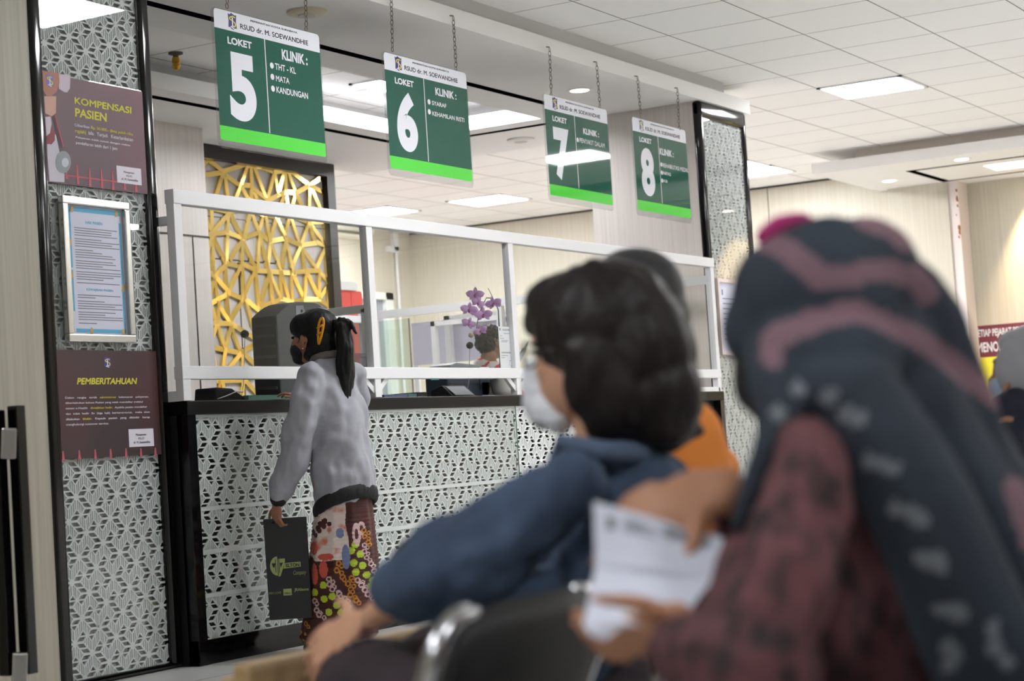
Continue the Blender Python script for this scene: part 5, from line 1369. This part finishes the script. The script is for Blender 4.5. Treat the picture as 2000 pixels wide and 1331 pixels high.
# legs down to the floor
kn = [at(720, 1330, 3.33), at(780, 1320, 3.5)]
for s_, k_ in zip((-1, 1), (Vector((2.70, 1.86, .555)), Vector((2.92, 1.86, .555)))):
    hip = Vector((2.80+s_*.10, 1.56, .52)); body.append(('c', [(hip, .085), (k_, .06), (k_+Vector((0, .06, -.47)), .045)])); body.append(('c', [(k_+Vector((0, .05, -.515)), .035), (k_+Vector((0, .17, -.53)), .025)]))
w0, h0 = at(722, 1208, 3.2), at(668, 1236, 3.26)
hf = (at(620, 1266, 3.30)-w0).normalized()
body += hand_prims(lambda c: c, h0, hf, (UP*.6+FW*.5), (UP*.75-FW*.45+RT*.1), L=.17, curl=(.25, .3, .35, .45), thumb=(.4, .25))
bo = blob('body', body, SKIN3, PB, voxel=.006, smooth=3)
eyes(FB, HB, SB, bo)
hair = [PE(1185, 640, 3.17, (142, 128, 138)), PE(1120, 608, 3.2, (92, 90, 84)), PE(1066, 590, 3.24, (46, 70, 40)), PE(1044, 626, 3.26, (20, 56, 34)), PE(1250, 690, 3.15, (112, 120, 135)), PE(1278, 770, 3.14, (96, 110, 105)), PE(1205, 770, 3.10, (88, 60, 100)), PE(1165, 730, 3.08, (56, 30, 90)), PE(1290, 830, 3.14, (70, 90, 55)), PE(1180, 830, 3.1, (44, 32, 42)), PE(1235, 840, 3.12, (60, 50, 42)),
        PC((1310, 830, 3.14, 40), (1345, 842, 3.14, 22), (1378, 842, 3.14, 6)), PC((1135, 690, 3.09, 36), (1118, 760, 3.09, 18), (1125, 800, 3.09, 12))]
blob('hair', hair, HAIRD, PB, voxel=.007, smooth=4, disp=folds(.006, 30, (1, 1, .25), 8.0))
# mask with ear loop
mk = [PE(1062, 770, 3.235, (44, 52, 72)), PE(1082, 800, 3.2, (42, 46, 44)), PE(1050, 735, 3.24, (32, 40, 38)), PE(1090, 825, 3.18, (30, 30, 24)), PE(1048, 790, 3.25, (26, 30, 40))]
mo = blob('face_mask', mk, MASKW, PB, voxel=.005, smooth=3, disp=folds(.004, 38, (.3, .3, 2.4), 2))
m = MB(); m.tube([at(1098, 735, 3.12), at(1120, 715, 3.1), at(1140, 705, 3.1)], .002, 5); m.build('ear_loop', MASKW, mo)
# glasses
m = MB(); gx = lambda a, b_, c_: FB(HB[0]+a*SB, HB[1]+b_*SB, HB[2]+c_*SB)
for s_ in (-1, 1):
    m.tube([gx(s_*.034+.027*math.cos(t), .105-.012*abs(math.cos(t)), .004+.02*math.sin(t)) for t in np.linspace(0, 2*math.pi, 19)], .0028, 6, cap=False)
    m.tube([gx(s_*.061, .094, .008), gx(s_*.078, .05, .008), gx(s_*.084, -.02, .0)], .0028, 6)
m.tube([gx(-.008, .108, .008), gx(.008, .108, .008)], .0025, 6); m.build('glasses', mat('glasses_dark', (36, 30, 30), .3), PB, smooth=True)
# denim jacket, collar and yoke
DEN = mat('denim_blue', (66, 84, 110), .85, var=((44, 58, 80), (9, 9, 9), 4, .35, .7), bump=(160, .25)); DEN2 = mat('denim_collar', (78, 94, 118), .85)
jk = [PC((1130, 925, 3.12, (60, 60, 40)), (1225, 915, 3.15, (90, 80, 46)), (1300, 930, 3.2, (50, 60, 40))),
      PC((1210, 960, 3.15, (125, 95, 70)), (1200, 1050, 3.15, (135, 105, 80)), (1160, 1180, 3.15, (140, 110, 80)), (1090, 1290, 3.16, (150, 115, 70))),
      PC((1128, 940, 3.0, 66), (1060, 990, 2.99, 80), (960, 1060, 2.98, 92), (870, 1110, 2.99, 92), (820, 1140, 3.02, 84), (790, 1150, 3.05, 62)), PC((870, 1130, 3.02, 90), (930, 1180, 3.06, 90), (1040, 1200, 3.1, 100)),
      PC((1270, 940, 3.3, 66), (1160, 1050, 3.38, 70), (1040, 1150, 3.42, 66))]
blob('denim_jacket', jk, DEN, PB, voxel=.009, smooth=7, disp=folds(.018, 13, (1, 1, .8), 4.0))
blob('collar', [PC((1098, 862, 3.1, 16), (1128, 872, 3.06, 22), (1180, 884, 3.04, 24), (1250, 885, 3.1, 24)), PC((1095, 862, 3.12, 12), (1080, 905, 3.12, 14))], DEN2, PB, voxel=.006, smooth=4)
# dark trousers
PLUM = mat('trousers_plum', (44, 36, 42), .8, var=((60, 46, 54), (10, 10, 10), 3, .4, .7))
tr_ = []
for s_, k_ in zip((-1, 1), (Vector((2.70, 1.86, .555)), Vector((2.92, 1.86, .555)))):
    hip = Vector((2.80+s_*.10, 1.56, .52)); tr_.append(('c', [(hip, .12), (k_, .098), (k_+Vector((0, .05, -.2)), .08), (k_+Vector((0, .06, -.45)), .07)]))
blob('trousers', tr_, PLUM, PB, voxel=.009, smooth=4, disp=folds(.01, 10, (1, 1, 1), 2))
for s_ in (-1, 1):
    k_ = Vector((2.81+s_*.11, 1.90, 0)); blob('shoe', [('c', [(k_+Vector((0, .02, .035)), .04), (k_+Vector((0, .16, .028)), .032)])], MATS['shoe_black'], PB, voxel=.008, smooth=3, cut=[(Vector((0, 0, .004)), Vector((0, 0, -1)))])
# brown handbag on the lap, with its looped strap
HBG = thing('handbag', 'dark brown handbag with a thin looped strap, beyond the denim sleeve', 'handbag', at(860, 1230, 3.42))
BRN = mat('bag_brown', (52, 42, 40), .5)
blob('bag_body', [PC((862, 1052, 3.46, (30, 26, 26)), (880, 1085, 3.46, (36, 30, 30)), (900, 1160, 3.46, (60, 40, 50)))], BRN, HBG, voxel=.007, smooth=3)
m = MB(); m.tube([at(842, 1040, 3.45), at(815, 1046, 3.44), at(785, 1070, 3.42), at(760, 1105, 3.38), at(748, 1150, 3.33), at(738, 1185, 3.31)], .008, 8); m.build('strap', mat('strap_dark', (58, 56, 58), .5), HBG, smooth=True)

# ---- C: seated person in a dark banded veil, holding a folded paper --------------
PCN = thing('person', 'large seated person in a dark blue-grey veil with mauve bands and maroon blouse', 'person', (2.09, .78, 0))
FC = Fig((2.09, .74, 0), math.radians(-14))
HC = FC.R.transposed() @ (at(1605, 625, 2.25)-FC.b); HC = (HC.x, HC.y, HC.z)
body = head_prims(FC, HC, .95)
body += [PC((1620, 760, 2.25, 80), (1670, 900, 2.26, (90, 80, 70))), PC((1690, 960, 2.28, (130, 100, 90)), (1730, 1150, 2.3, (140, 110, 100)), (1710, 1320, 2.31, (150, 120, 100)))]
body.append(PC((1570, 1000, 2.04, 60), (1540, 1130, 2.0, 62), (1490, 1262, 1.99, 60), (1400, 1275, 2.02, 52), (1325, 1250, 2.06, 42), (1298, 1238, 2.08, 38)))
body.append(PC((1850, 990, 2.42, 60), (1720, 1090, 2.48, 56), (1560, 1085, 2.42, 50), (1470, 1010, 2.3, 46), (1418, 972, 2.24, 42), (1392, 968, 2.22, 38)))
hl = at(1272, 1232, 2.085)
body += hand_prims(lambda c: c, hl, (-RT*.62-UP*.30+FW*.62), (UP*.75-FW*.62-RT*.1), (-UP*.7-FW*.6+RT*.2), L=.165, curl=(.2, .25, .3, .35), tdir=(-RT*.95+UP*.12-FW*.18))
hr = at(1338, 978, 2.2)
body += hand_prims(lambda c: c, hr, (-RT*.9-UP*.25+FW*.1), (-FW*.55-UP*.65-RT*.1), (UP*.75-FW*.5), L=.175, curl=(.3, .35, .4, .45), thumb=(.25, .3))
for s_ in (-1, 1):
    hip = FC(s_*.10, 0, .50); k_ = FC(s_*.11, .36, .50); body.append(('c', [(hip, .09), (k_, .065), (k_+Vector((0, .03, -.42)), .045)])); body.append(('c', [(k_+Vector((0, .03, -.46)), .035), (k_+Vector((0, .16, -.475)), .025)]))
bo = blob('body', body, SKIN, PCN, voxel=.0055, smooth=3)
eyes(FC, HC, .95, bo)
blob('face_mask', [PE(1486, 745, 2.27, (56, 66, 70)), PE(1510, 795, 2.25, (48, 54, 40)), PE(1462, 715, 2.28, (32, 42, 32))], MASKB, PCN, voxel=.006, smooth=3)
# blouse
BLO = mat('blouse_maroon', (100, 60, 65), .8, var=((34, 25, 27), (34, 34, 24), 3, .42, .68), bump=(120, .3))
bl = [PC((1575, 860, 2.08, (60, 60, 50)), (1580, 920, 2.06, (80, 76, 70)), (1570, 1000, 2.04, 96), (1540, 1130, 2.0, 104), (1490, 1265, 1.98, 104), (1425, 1290, 1.98, 96), (1355, 1272, 2.03, 84), (1322, 1258, 2.055, 66)), PC((1500, 1300, 1.99, 112), (1420, 1400, 2.0, 112)), PC((1450, 1090, 2.1, 50), (1440, 1180, 2.04, 80)),
      PC((1850, 950, 2.4, 90), (1720, 1090, 2.48, 90), (1560, 1090, 2.42, 80), (1470, 1060, 2.3, 66), (1435, 1030, 2.25, 52)),
      PC((1680, 930, 2.25, (170, 130, 90)), (1720, 1150, 2.27, (200, 160, 120)), (1700, 1330, 2.29, (220, 170, 120)), (1690, 1480, 2.3, (220, 180, 100)))]
blob('blouse', bl, BLO, PCN, voxel=.008, smooth=5, disp=folds(.012, 14, (1, 1, .7), 9.0))
# skirt and shoes
lg = []
for s_ in (-1, 1):
    hip = FC(s_*.10, .02, .50); k_ = FC(s_*.11, .36, .50); lg.append(('c', [(hip, .12), (k_, .095), (k_+Vector((0, .03, -.2)), .09), (k_+Vector((0, .03, -.40)), .09)]))
blob('skirt', lg, BLACKM, PCN, voxel=.01, smooth=4)
for s_ in (-1, 1):
    k_ = FC(s_*.11, .39, 0); blob('shoe', [('c', [(k_+Vector((0, 0, .035)), .04), (k_+Vector((0, .15, .028)), .032)])], MATS['shoe_black'], PCN, voxel=.008, smooth=3, cut=[(Vector((0, 0, .004)), Vector((0, 0, -1)))])
# magenta under-scarf edge
blob('under_scarf', [PC((1495, 462, 2.25, 24), (1520, 442, 2.25, 24), (1555, 430, 2.25, 20), (1580, 430, 2.25, 16))], mat('magenta_cloth', (170, 38, 110), .7), PCN, voxel=.006, smooth=3)
# veil
VE = [mat('veil_slate', (46, 56, 68), .85, var=((36, 44, 55), (7, 7, 7), 3, .35, .7)), mat('veil_mauve', (126, 98, 108), .85, var=((110, 84, 95), (7, 7, 7), 2, .3, .7)), mat('veil_pale', (112, 118, 126), .85)]
ve = [PE(1604, 585, 2.23, (168, 160, 168)), PE(1690, 545, 2.25, (112, 140, 120)), PE(1500, 590, 2.22, (78, 120, 128)), PE(1450, 640, 2.22, (42, 76, 72)), PE(1540, 700, 2.17, (86, 90, 96)), PE(1732, 690, 2.24, (108, 130, 120)), PE(1630, 700, 2.17, (130, 110, 110)),
      PC((1745, 580, 2.26, (80, 110, 95)), (1782, 650, 2.28, (80, 120, 100)), (1798, 745, 2.3, (98, 130, 100)), (1842, 868, 2.32, (124, 130, 100)), (1935, 1000, 2.36, (145, 140, 110)), (2010, 1200, 2.4, (165, 150, 130)), (2050, 1420, 2.4, (185, 150, 120))),
      PC((1650, 760, 2.14, (120, 110, 90)), (1705, 850, 2.13, (118, 112, 90)), (1750, 920, 2.13, (118, 112, 90)), (1795, 1000, 2.135, (118, 112, 95)), (1845, 1100, 2.14, (118, 112, 100)), (1905, 1230, 2.15, (118, 116, 105)), (1950, 1340, 2.16, (118, 116, 100)), (1970, 1440, 2.17, (118, 116, 90))), PC((1790, 790, 2.22, 105), (1850, 920, 2.23, 112), (1920, 1070, 2.25, 122), (1985, 1250, 2.28, 135), (2010, 1400, 2.3, 135)),
      PC((1500, 740, 2.13, (40, 50, 60)), (1525, 815, 2.10, (34, 46, 46)), (1498, 880, 2.09, (30, 38, 40)), (1464, 960, 2.09, (22, 30, 34)), (1442, 1024, 2.11, (12, 20, 26)))]
bands = [[(1500, 470), (1540, 490), (1575, 520), (1610, 545), (1660, 540), (1720, 525), (1790, 545), (1810, 570)], [(1508, 700), (1512, 660), (1560, 640), (1620, 620), (1670, 606), (1720, 625), (1790, 660), (1850, 700), (1900, 745), (1950, 780)], [(1690, 428), (1740, 445), (1772, 470)], [(1985, 950), (2000, 1000), (2010, 1060)]]
bseg = []
for bl_ in bands:
    for (a, b_), (c, d) in zip(bl_, bl_[1:]): bseg.append((at(a, b_, 2.1), at(c, d, 2.1)))
spots = [at(x, y, 2.03) for x, y in ((1655, 812), (1675, 818), (1700, 900), (1725, 905), (1745, 915), (1752, 995), (1780, 1000), (1800, 1010), (1800, 1090), (1826, 1095), (1840, 1105), (1835, 1190), (1860, 1195), (1878, 1200), (1850, 1265), (1868, 1280), (1855, 1300), (1938, 1230), (1945, 1265), (1520, 808), (1560, 760), (1620, 775), (1965, 1290))]
def veil_pick(c, n):
    d = (c-CAM); t = d.dot(FW); P_ = CAM+d*(2.1/t)
    if t > 2.40: return 0
    for k, (a, b_) in enumerate(bseg):
        ab = b_-a; u = max(0, min(1, (P_-a).dot(ab)/ab.length_squared)); q = P_-(a+ab*u)
        if q.length < .0125+.004*mnoise.noise(c*12): return 1
    Q = CAM+d*(2.03/t)
    for s_ in spots:
        if (Q-s_).length < .009+.004*mnoise.noise(c*60): return 2
    return 0
blob('veil', ve, VE, PCN, voxel=.0065, smooth=6, disp=folds(.010, 9, (1, 1, .35), 6.0), pick=veil_pick)
# folded sheet in the hands
PP = thing('folded_paper', 'white folded printed sheet held in the hands of the person in the dark veil', 'paper', at(1275, 1110, 2.08))
def sheet(name, q, m_, sag=.012, th=.0006):
    mb = MB(); n = 10; A, B_, C_, D_ = q; vs = []
    for k in (0, 1):
        for j_ in range(n+1):
            for i in range(n+1):
                u, v = i/n, j_/n; p = (A*(1-u)+B_*u)*(1-v)+(D_*(1-u)+C_*u)*v
                vs.append(p+FW*(sag*math.sin(math.pi*u)*(1-.4*v)+k*th))
    K = (n+1)**2; fs = []
    for j_ in range(n):
        for i in range(n):
            a = j_*(n+1)+i; fs.append((a, a+1, a+n+2, a+n+1)); fs.append((K+a, K+a+n+1, K+a+n+2, K+a+1))
    mb.add(vs, fs); return mb.build(name, m_, PP, smooth=True, fix=False)
SHEET = mat('sheet_white', (216, 222, 238), .65)
tl, tr2, fr_, fl_ = at(1159, 980, 2.165), at(1412, 1052, 2.165), at(1392, 1132, 2.135), at(1163, 1106, 2.135)
sheet('upper_leaf', (tl, tr2, fr_, fl_), SHEET)
br_, bl2 = at(1320, 1226, 2.07), at(1138, 1226, 2.065)
sheet('lower_leaf', (fl_, fr_, br_, bl2), SHEET)
sheet('loose_corner', (bl2+RT*.003, at(1215, 1228, 2.065), at(1180, 1252, 2.06), at(1150, 1240, 2.06)), SHEET, sag=.0)
m = MB()
def pq(u0, u1, v0, v1):
    P_ = []
    for u, v in ((u0, v0), (u1, v0), (u1, v1), (u0, v1)):
        p = (tl*(1-u)+tr2*u)*(1-v)+(fl_*(1-u)+fr_*u)*v; P_.append(p+FW*(.012*math.sin(math.pi*u)*(1-.4*v)-.0012))
    m.quad(*P_)
pq(.10, .17, .18, .38)
for k in range(4): pq(.24, .40+.1*(k % 2), .14+.06*k, .165+.06*k)
for k in range(3): pq(.55, .92, .10+.07*k, .14+.07*k)
m.build('small_print', mat('print_dark', (120, 122, 132), .6), PP)

# ---- D: person in orange, beyond the denim jacket -----------------------------
PD = thing('person', 'person in an orange shirt, mostly hidden behind the dark bobbed hair', 'person', (3.36, 1.55, 0))
FD = Fig((3.36, 1.55, 0), 0)
lq = FD.R.transposed() @ (at(1225, 615, 3.68)-FD.b); HD = (lq.x, lq.y, lq.z)
body = head_prims(FD, HD, 1.0)+[('c', [(at(1255, 700, 3.66), .055), (at(1310, 800, 3.64), .06)]), PC((1330, 860, 3.62, (100, 80, 60)), (1340, 1000, 3.62, (110, 90, 70)), (1330, 1200, 3.66, (110, 100, 70)), (1330, 1310, 3.7, (110, 100, 60)))]
for s_ in (-1, 1):
    hip = FD(s_*.10, 0, .52); k_ = FD(s_*.11, .45, .50); body.append(('c', [(hip, .09), (k_, .065), (k_+Vector((0, .03, -.42)), .045)])); body.append(('c', [(k_+Vector((0, .03, -.46)), .035), (k_+Vector((0, .16, -.475)), .025)]))
    a_ = FD(s_*.10, .0, .88); body.append(('c', [(a_, .04), (FD(s_*.17, .10, .70), .038), (FD(s_*.16, .28, .66), .032), (FD(s_*.12, .34, .655), .028)])); body += hand_prims(lambda c: FD(*c), (s_*.11, .40, .655), (-s_*.15, 1, -.1), (-s_, 0, .1), (0, .1, 1), L=.17)
bo = blob('body', body, SKIN2, PD, voxel=.007, smooth=3); eyes(FD, HD, 1.0, bo)
H2 = lambda a, b_, c_: (HD[0]+a, HD[1]+b_, HD[2]+c_)
blob('hair', [FD.ell(H2(0, -.02, .04), (.086, .098, .088)), FD.ell(H2(0, -.05, -.01), (.082, .075, .08))], HAIRG, PD, voxel=.007, smooth=4)
ORG = mat('shirt_orange', (236, 140, 52), .75)
og = [PC((1335, 850, 3.62, (95, 80, 55)), (1345, 920, 3.61, (106, 90, 70)), (1335, 1020, 3.61, (108, 96, 80)), (1325, 1200, 3.66, (118, 100, 80)), (1325, 1300, 3.7, (118, 105, 60))), PC((1300, 800, 3.63, 54), (1330, 850, 3.62, 80))]
for s_ in (-1, 1): og.append(('c', [(FD(s_*.10, .0, .88), .055), (FD(s_*.17, .10, .70), .055)]))
blob('orange_shirt', og, ORG, PD, voxel=.009, smooth=5, disp=folds(.008, 10, (1, 1, .6), 3))
blob('trousers', [('c', [(FD(s_*.10, .02, .52), .11), (FD(s_*.11, .45, .50), .088), (FD(s_*.11, .48, .1), .07)]) for s_ in (-1, 1)], BLACKM, PD, voxel=.01, smooth=3)
for s_ in (-1, 1):
    k_ = FD(s_*.11, .48, 0); blob('shoe', [('c', [(k_+Vector((0, 0, .035)), .04), (k_+Vector((0, .15, .028)), .032)])], MATS['shoe_black'], PD, voxel=.008, smooth=3, cut=[(Vector((0, 0, .004)), Vector((0, 0, -1)))])

# ---- E: person in a pale grey veil at the right edge ----------------------------
PE_ = thing('person', 'person in a pale grey veil and blue mask, cut by the right edge', 'person', (5.6, 1.53, 0))
FE = Fig((5.6, 1.53, 0), math.radians(8))
lq = FE.R.transposed() @ (at(2012, 722, 5.55)-FE.b); HE = (lq.x, lq.y, lq.z)
body = head_prims(FE, HE, 1.05)+[FE.chain((HE[0], HE[1]-.03, HE[2]-.1, .055), (0, -.02, .98, .06)), FE.chain((0, 0, .92, (.15, .09, .08)), (0, 0, .6, (.15, .11, .1)))]
for s_ in (-1, 1):
    hip = FE(s_*.10, 0, .52); k_ = FE(s_*.11, .45, .50); body.append(('c', [(hip, .09), (k_, .065), (k_+Vector((0, .03, -.42)), .045)])); body.append(('c', [(k_+Vector((0, .03, -.46)), .035), (k_+Vector((0, .16, -.475)), .025)]))
el = at(1972, 868, 5.42); ha = at(1966, 790, 5.5)
body += [('c', [(FE(-.19, 0, .94), .05), (el, .04), (at(1968, 822, 5.47), .03)])]
body += hand_prims(lambda c: c, ha, (UP+RT*.25), (RT*.6+FW*.5), (-RT*.8-FW*.4), L=.16, curl=(.35, .4, .45, .5))
body += [('c', [(FE(.19, 0, .94), .05), (FE(.24, .06, .7), .042), (FE(.14, .26, .66), .03)])]+hand_prims(lambda c: FE(*c), (.11, .34, .65), (-.15, 1, -.1), (-1, 0, .1), (0, .1, 1), L=.16)
bo = blob('body', body, SKIN2, PE_, voxel=.007, smooth=3); eyes(FE, HE, 1.05, bo)
E2 = lambda a, b_, c_: (HE[0]+a, HE[1]+b_, HE[2]+c_)
VG = mat('veil_pale_grey', (158, 160, 166), .8)
blob('veil', [FE.ell(E2(0, -.03, .035), (.096, .115, .098)), FE.ell(E2(0, -.05, -.05), (.092, .09, .09)), FE.ell(E2(-.06, .03, .0), (.04, .06, .09)), FE.ell(E2(.06, .03, .0), (.04, .06, .09)), FE.ell(E2(0, .03, .08), (.07, .055, .035)), FE.chain((HE[0], HE[1]-.06, HE[2]-.12, (.10, .08, .06)), (0, -.05, .96, (.16, .10, .06)), (0, -.06, .86, (.19, .12, .05)))], VG, PE_, voxel=.008, smooth=5, disp=folds(.008, 11, (1, 1, .5), 2))
blob('face_mask', [FE.ell(E2(0, .055, -.055), (.066, .062, .055)), FE.ell(E2(0, .09, -.045), (.03, .03, .036))], MASKL, PE_, voxel=.007, smooth=3)
NV = mat('jacket_navy', (24, 28, 46), .8); TL_ = mat('dress_teal', (110, 146, 146), .8)
blob('jacket', [FE.chain((0, 0, .93, (.17, .11, .07)), (0, 0, .72, (.17, .13, .1))), ('c', [(FE(-.17, 0, .95), .07), (at(1985, 790, 5.45), .05), (el, .058), (at(1969, 835, 5.46), .042)]), PC((1940, 750, 5.62, 10), (1962, 742, 5.6, 20), (1985, 745, 5.58, 26), (2005, 800, 5.56, 40)), ('c', [(FE(.17, 0, .95), .07), (FE(.235, .06, .72), .058), (FE(.17, .2, .67), .045)])], NV, PE_, voxel=.008, smooth=4)
blob('dress', [FE.chain((0, .0, .72, (.165, .125, .08)), (0, .02, .52, (.18, .15, .08)))]+[('c', [(FE(s_*.10, .02, .52), .11), (FE(s_*.11, .45, .50), .09), (FE(s_*.11, .48, .12), .09)]) for s_ in (-1, 1)], TL_, PE_, voxel=.01, smooth=4)
for s_ in (-1, 1):
    k_ = FE(s_*.11, .48, 0); blob('shoe', [('c', [(k_+Vector((0, 0, .035)), .04), (k_+Vector((0, .15, .028)), .032)])], MATS['shoe_black'], PE_, voxel=.008, smooth=3, cut=[(Vector((0, 0, .004)), Vector((0, 0, -1)))])

# ---- F: clerk in a red and white batik shirt behind the counter --------------------
base = at(958, 800, 13.75)
FF = Fig((base.x, base.y, 0), math.atan2(-.90, -.25)+math.radians(20))
PF = thing('person', 'clerk in a red and white batik shirt behind the counter, partly hidden by the orchid', 'person', (base.x, base.y, 0))
lq = FF.R.transposed() @ (at(956, 671, 13.75)-FF.b); HF = (lq.x, lq.y, lq.z); SF = 1.08
body = head_prims(FF, HF, SF)+[FF.chain((HF[0], HF[1]-.03, HF[2]-.1, .06), (0, -.03, HF[2]-.24, .065)), FF.chain((0, 0, HF[2]-.3, (.17, .10, .08)), (0, 0, 1.1, (.15, .11, .1)), (0, 0, .9, (.16, .12, .1)))]
for s_ in (-1, 1):
    body.append(FF.chain((s_*.09, 0, .9, .09), (s_*.09, 0, .48, .06), (s_*.09, -.02, .09, .045))); body.append(FF.chain((s_*.09, -.05, .04, .036), (s_*.09, .13, .03, .03)))
    body.append(FF.chain((s_*.2, 0, HF[2]-.3, .055), (s_*.25, .02, HF[2]-.55, .045), (s_*.2, .24, HF[2]-.47, .033)))
    body += hand_prims(lambda c: FF(*c), (s_*.18, .32, HF[2]-.46), (-s_*.1, 1, -.1), (-s_, 0, .1), (0, .1, 1), L=.18)
bo = blob('body', body, SKIN2, PF, voxel=.008, smooth=3); eyes(FF, HF, SF, bo)
F3 = lambda a, b_, c_: (HF[0]+a*SF, HF[1]+b_*SF, HF[2]+c_*SF)
blob('hair', [FF.ell(F3(0, -.025, .048), (.083*SF, .092*SF, .082*SF)), FF.ell(F3(0, -.06, .0), (.074*SF, .06*SF, .07*SF)), FF.ell(F3(0, .03, .085), (.06*SF, .05*SF, .035*SF))], HAIRB, PF, voxel=.007, smooth=2, disp=folds(.012, 55, (1, 1, 1), 1))
m_ = blob('face_mask', [FF.ell(F3(0, .055, -.055), (.062*SF, .06*SF, .05*SF)), FF.ell(F3(0, .09, -.045), (.028*SF, .028*SF, .034*SF))], MASKT, PF, voxel=.007, smooth=3)
m = MB()
for s_ in (-1, 1):
    m.tube([FF(*F3(s_*.055, .05, -.03)), FF(*F3(s_*.083, .0, .006))], .002, 5); m.tube([FF(*F3(s_*.055, .045, -.07)), FF(*F3(s_*.083, -.008, -.03))], .002, 5)
m.build('ear_loop', MASKW, m_)
m = MB()
for s_ in (-1, 1):
    m.tube([FF(*F3(s_*.034+.028*math.cos(t), .108-.012*abs(math.cos(t)), .006+.02*math.sin(t))) for t in np.linspace(0, 2*math.pi, 17)], .0026, 6, cap=False); m.tube([FF(*F3(s_*.062, .095, .01)), FF(*F3(s_*.086, -.0, .012))], .0028, 6)
m.tube([FF(*F3(-.007, .108, .01)), FF(*F3(.007, .108, .01))], .0026, 6); m.build('glasses', mat('glasses_pale', (190, 186, 190), .3), PF)
BT = [mat('batik_red', (206, 44, 56), .75), mat('batik_white', (232, 222, 220), .75), mat('batik_green', (104, 132, 110), .75)]
def batik(c, n):
    v = math.sin(c.x*50+mnoise.noise(c*12)*5)+math.sin(c.z*60+c.y*40+mnoise.noise(c*9)*6)
    return 0 if v > .0 else 1
zz = HF[2]
blob('batik_shirt', [FF.chain((0, -.035, zz-.125, (.078, .078, .03)), (0, -.02, zz-.20, (.165, .10, .05)), (0, 0, zz-.40, (.19, .125, .08)), (0, 0, 1.15, (.18, .135, .08)), (0, 0, .95, (.18, .135, .06)))]+[FF.chain((s_*.17, -.01, zz-.23, .078), (s_*.235, .02, zz-.42, .07), (s_*.25, .03, zz-.52, .062)) for s_ in (-1, 1)], BT, PF, voxel=.0065, smooth=3, pick=batik)
blob('trousers', [FF.chain((0, 0, .93, (.165, .125, .06)), (0, 0, .84, (.165, .125, .06)))]+[FF.chain((s_*.09, 0, .86, .1), (s_*.09, 0, .48, .078), (s_*.09, -.02, .08, .065)) for s_ in (-1, 1)], BLACKM, PF, voxel=.01, smooth=3)
for s_ in (-1, 1): blob('shoe', [FF.chain((s_*.09, -.05, .035, .042), (s_*.09, .15, .028, .036))], MATS['shoe_black'], PF, voxel=.008, smooth=3, cut=[(Vector((0, 0, .004)), Vector((0, 0, -1)))])
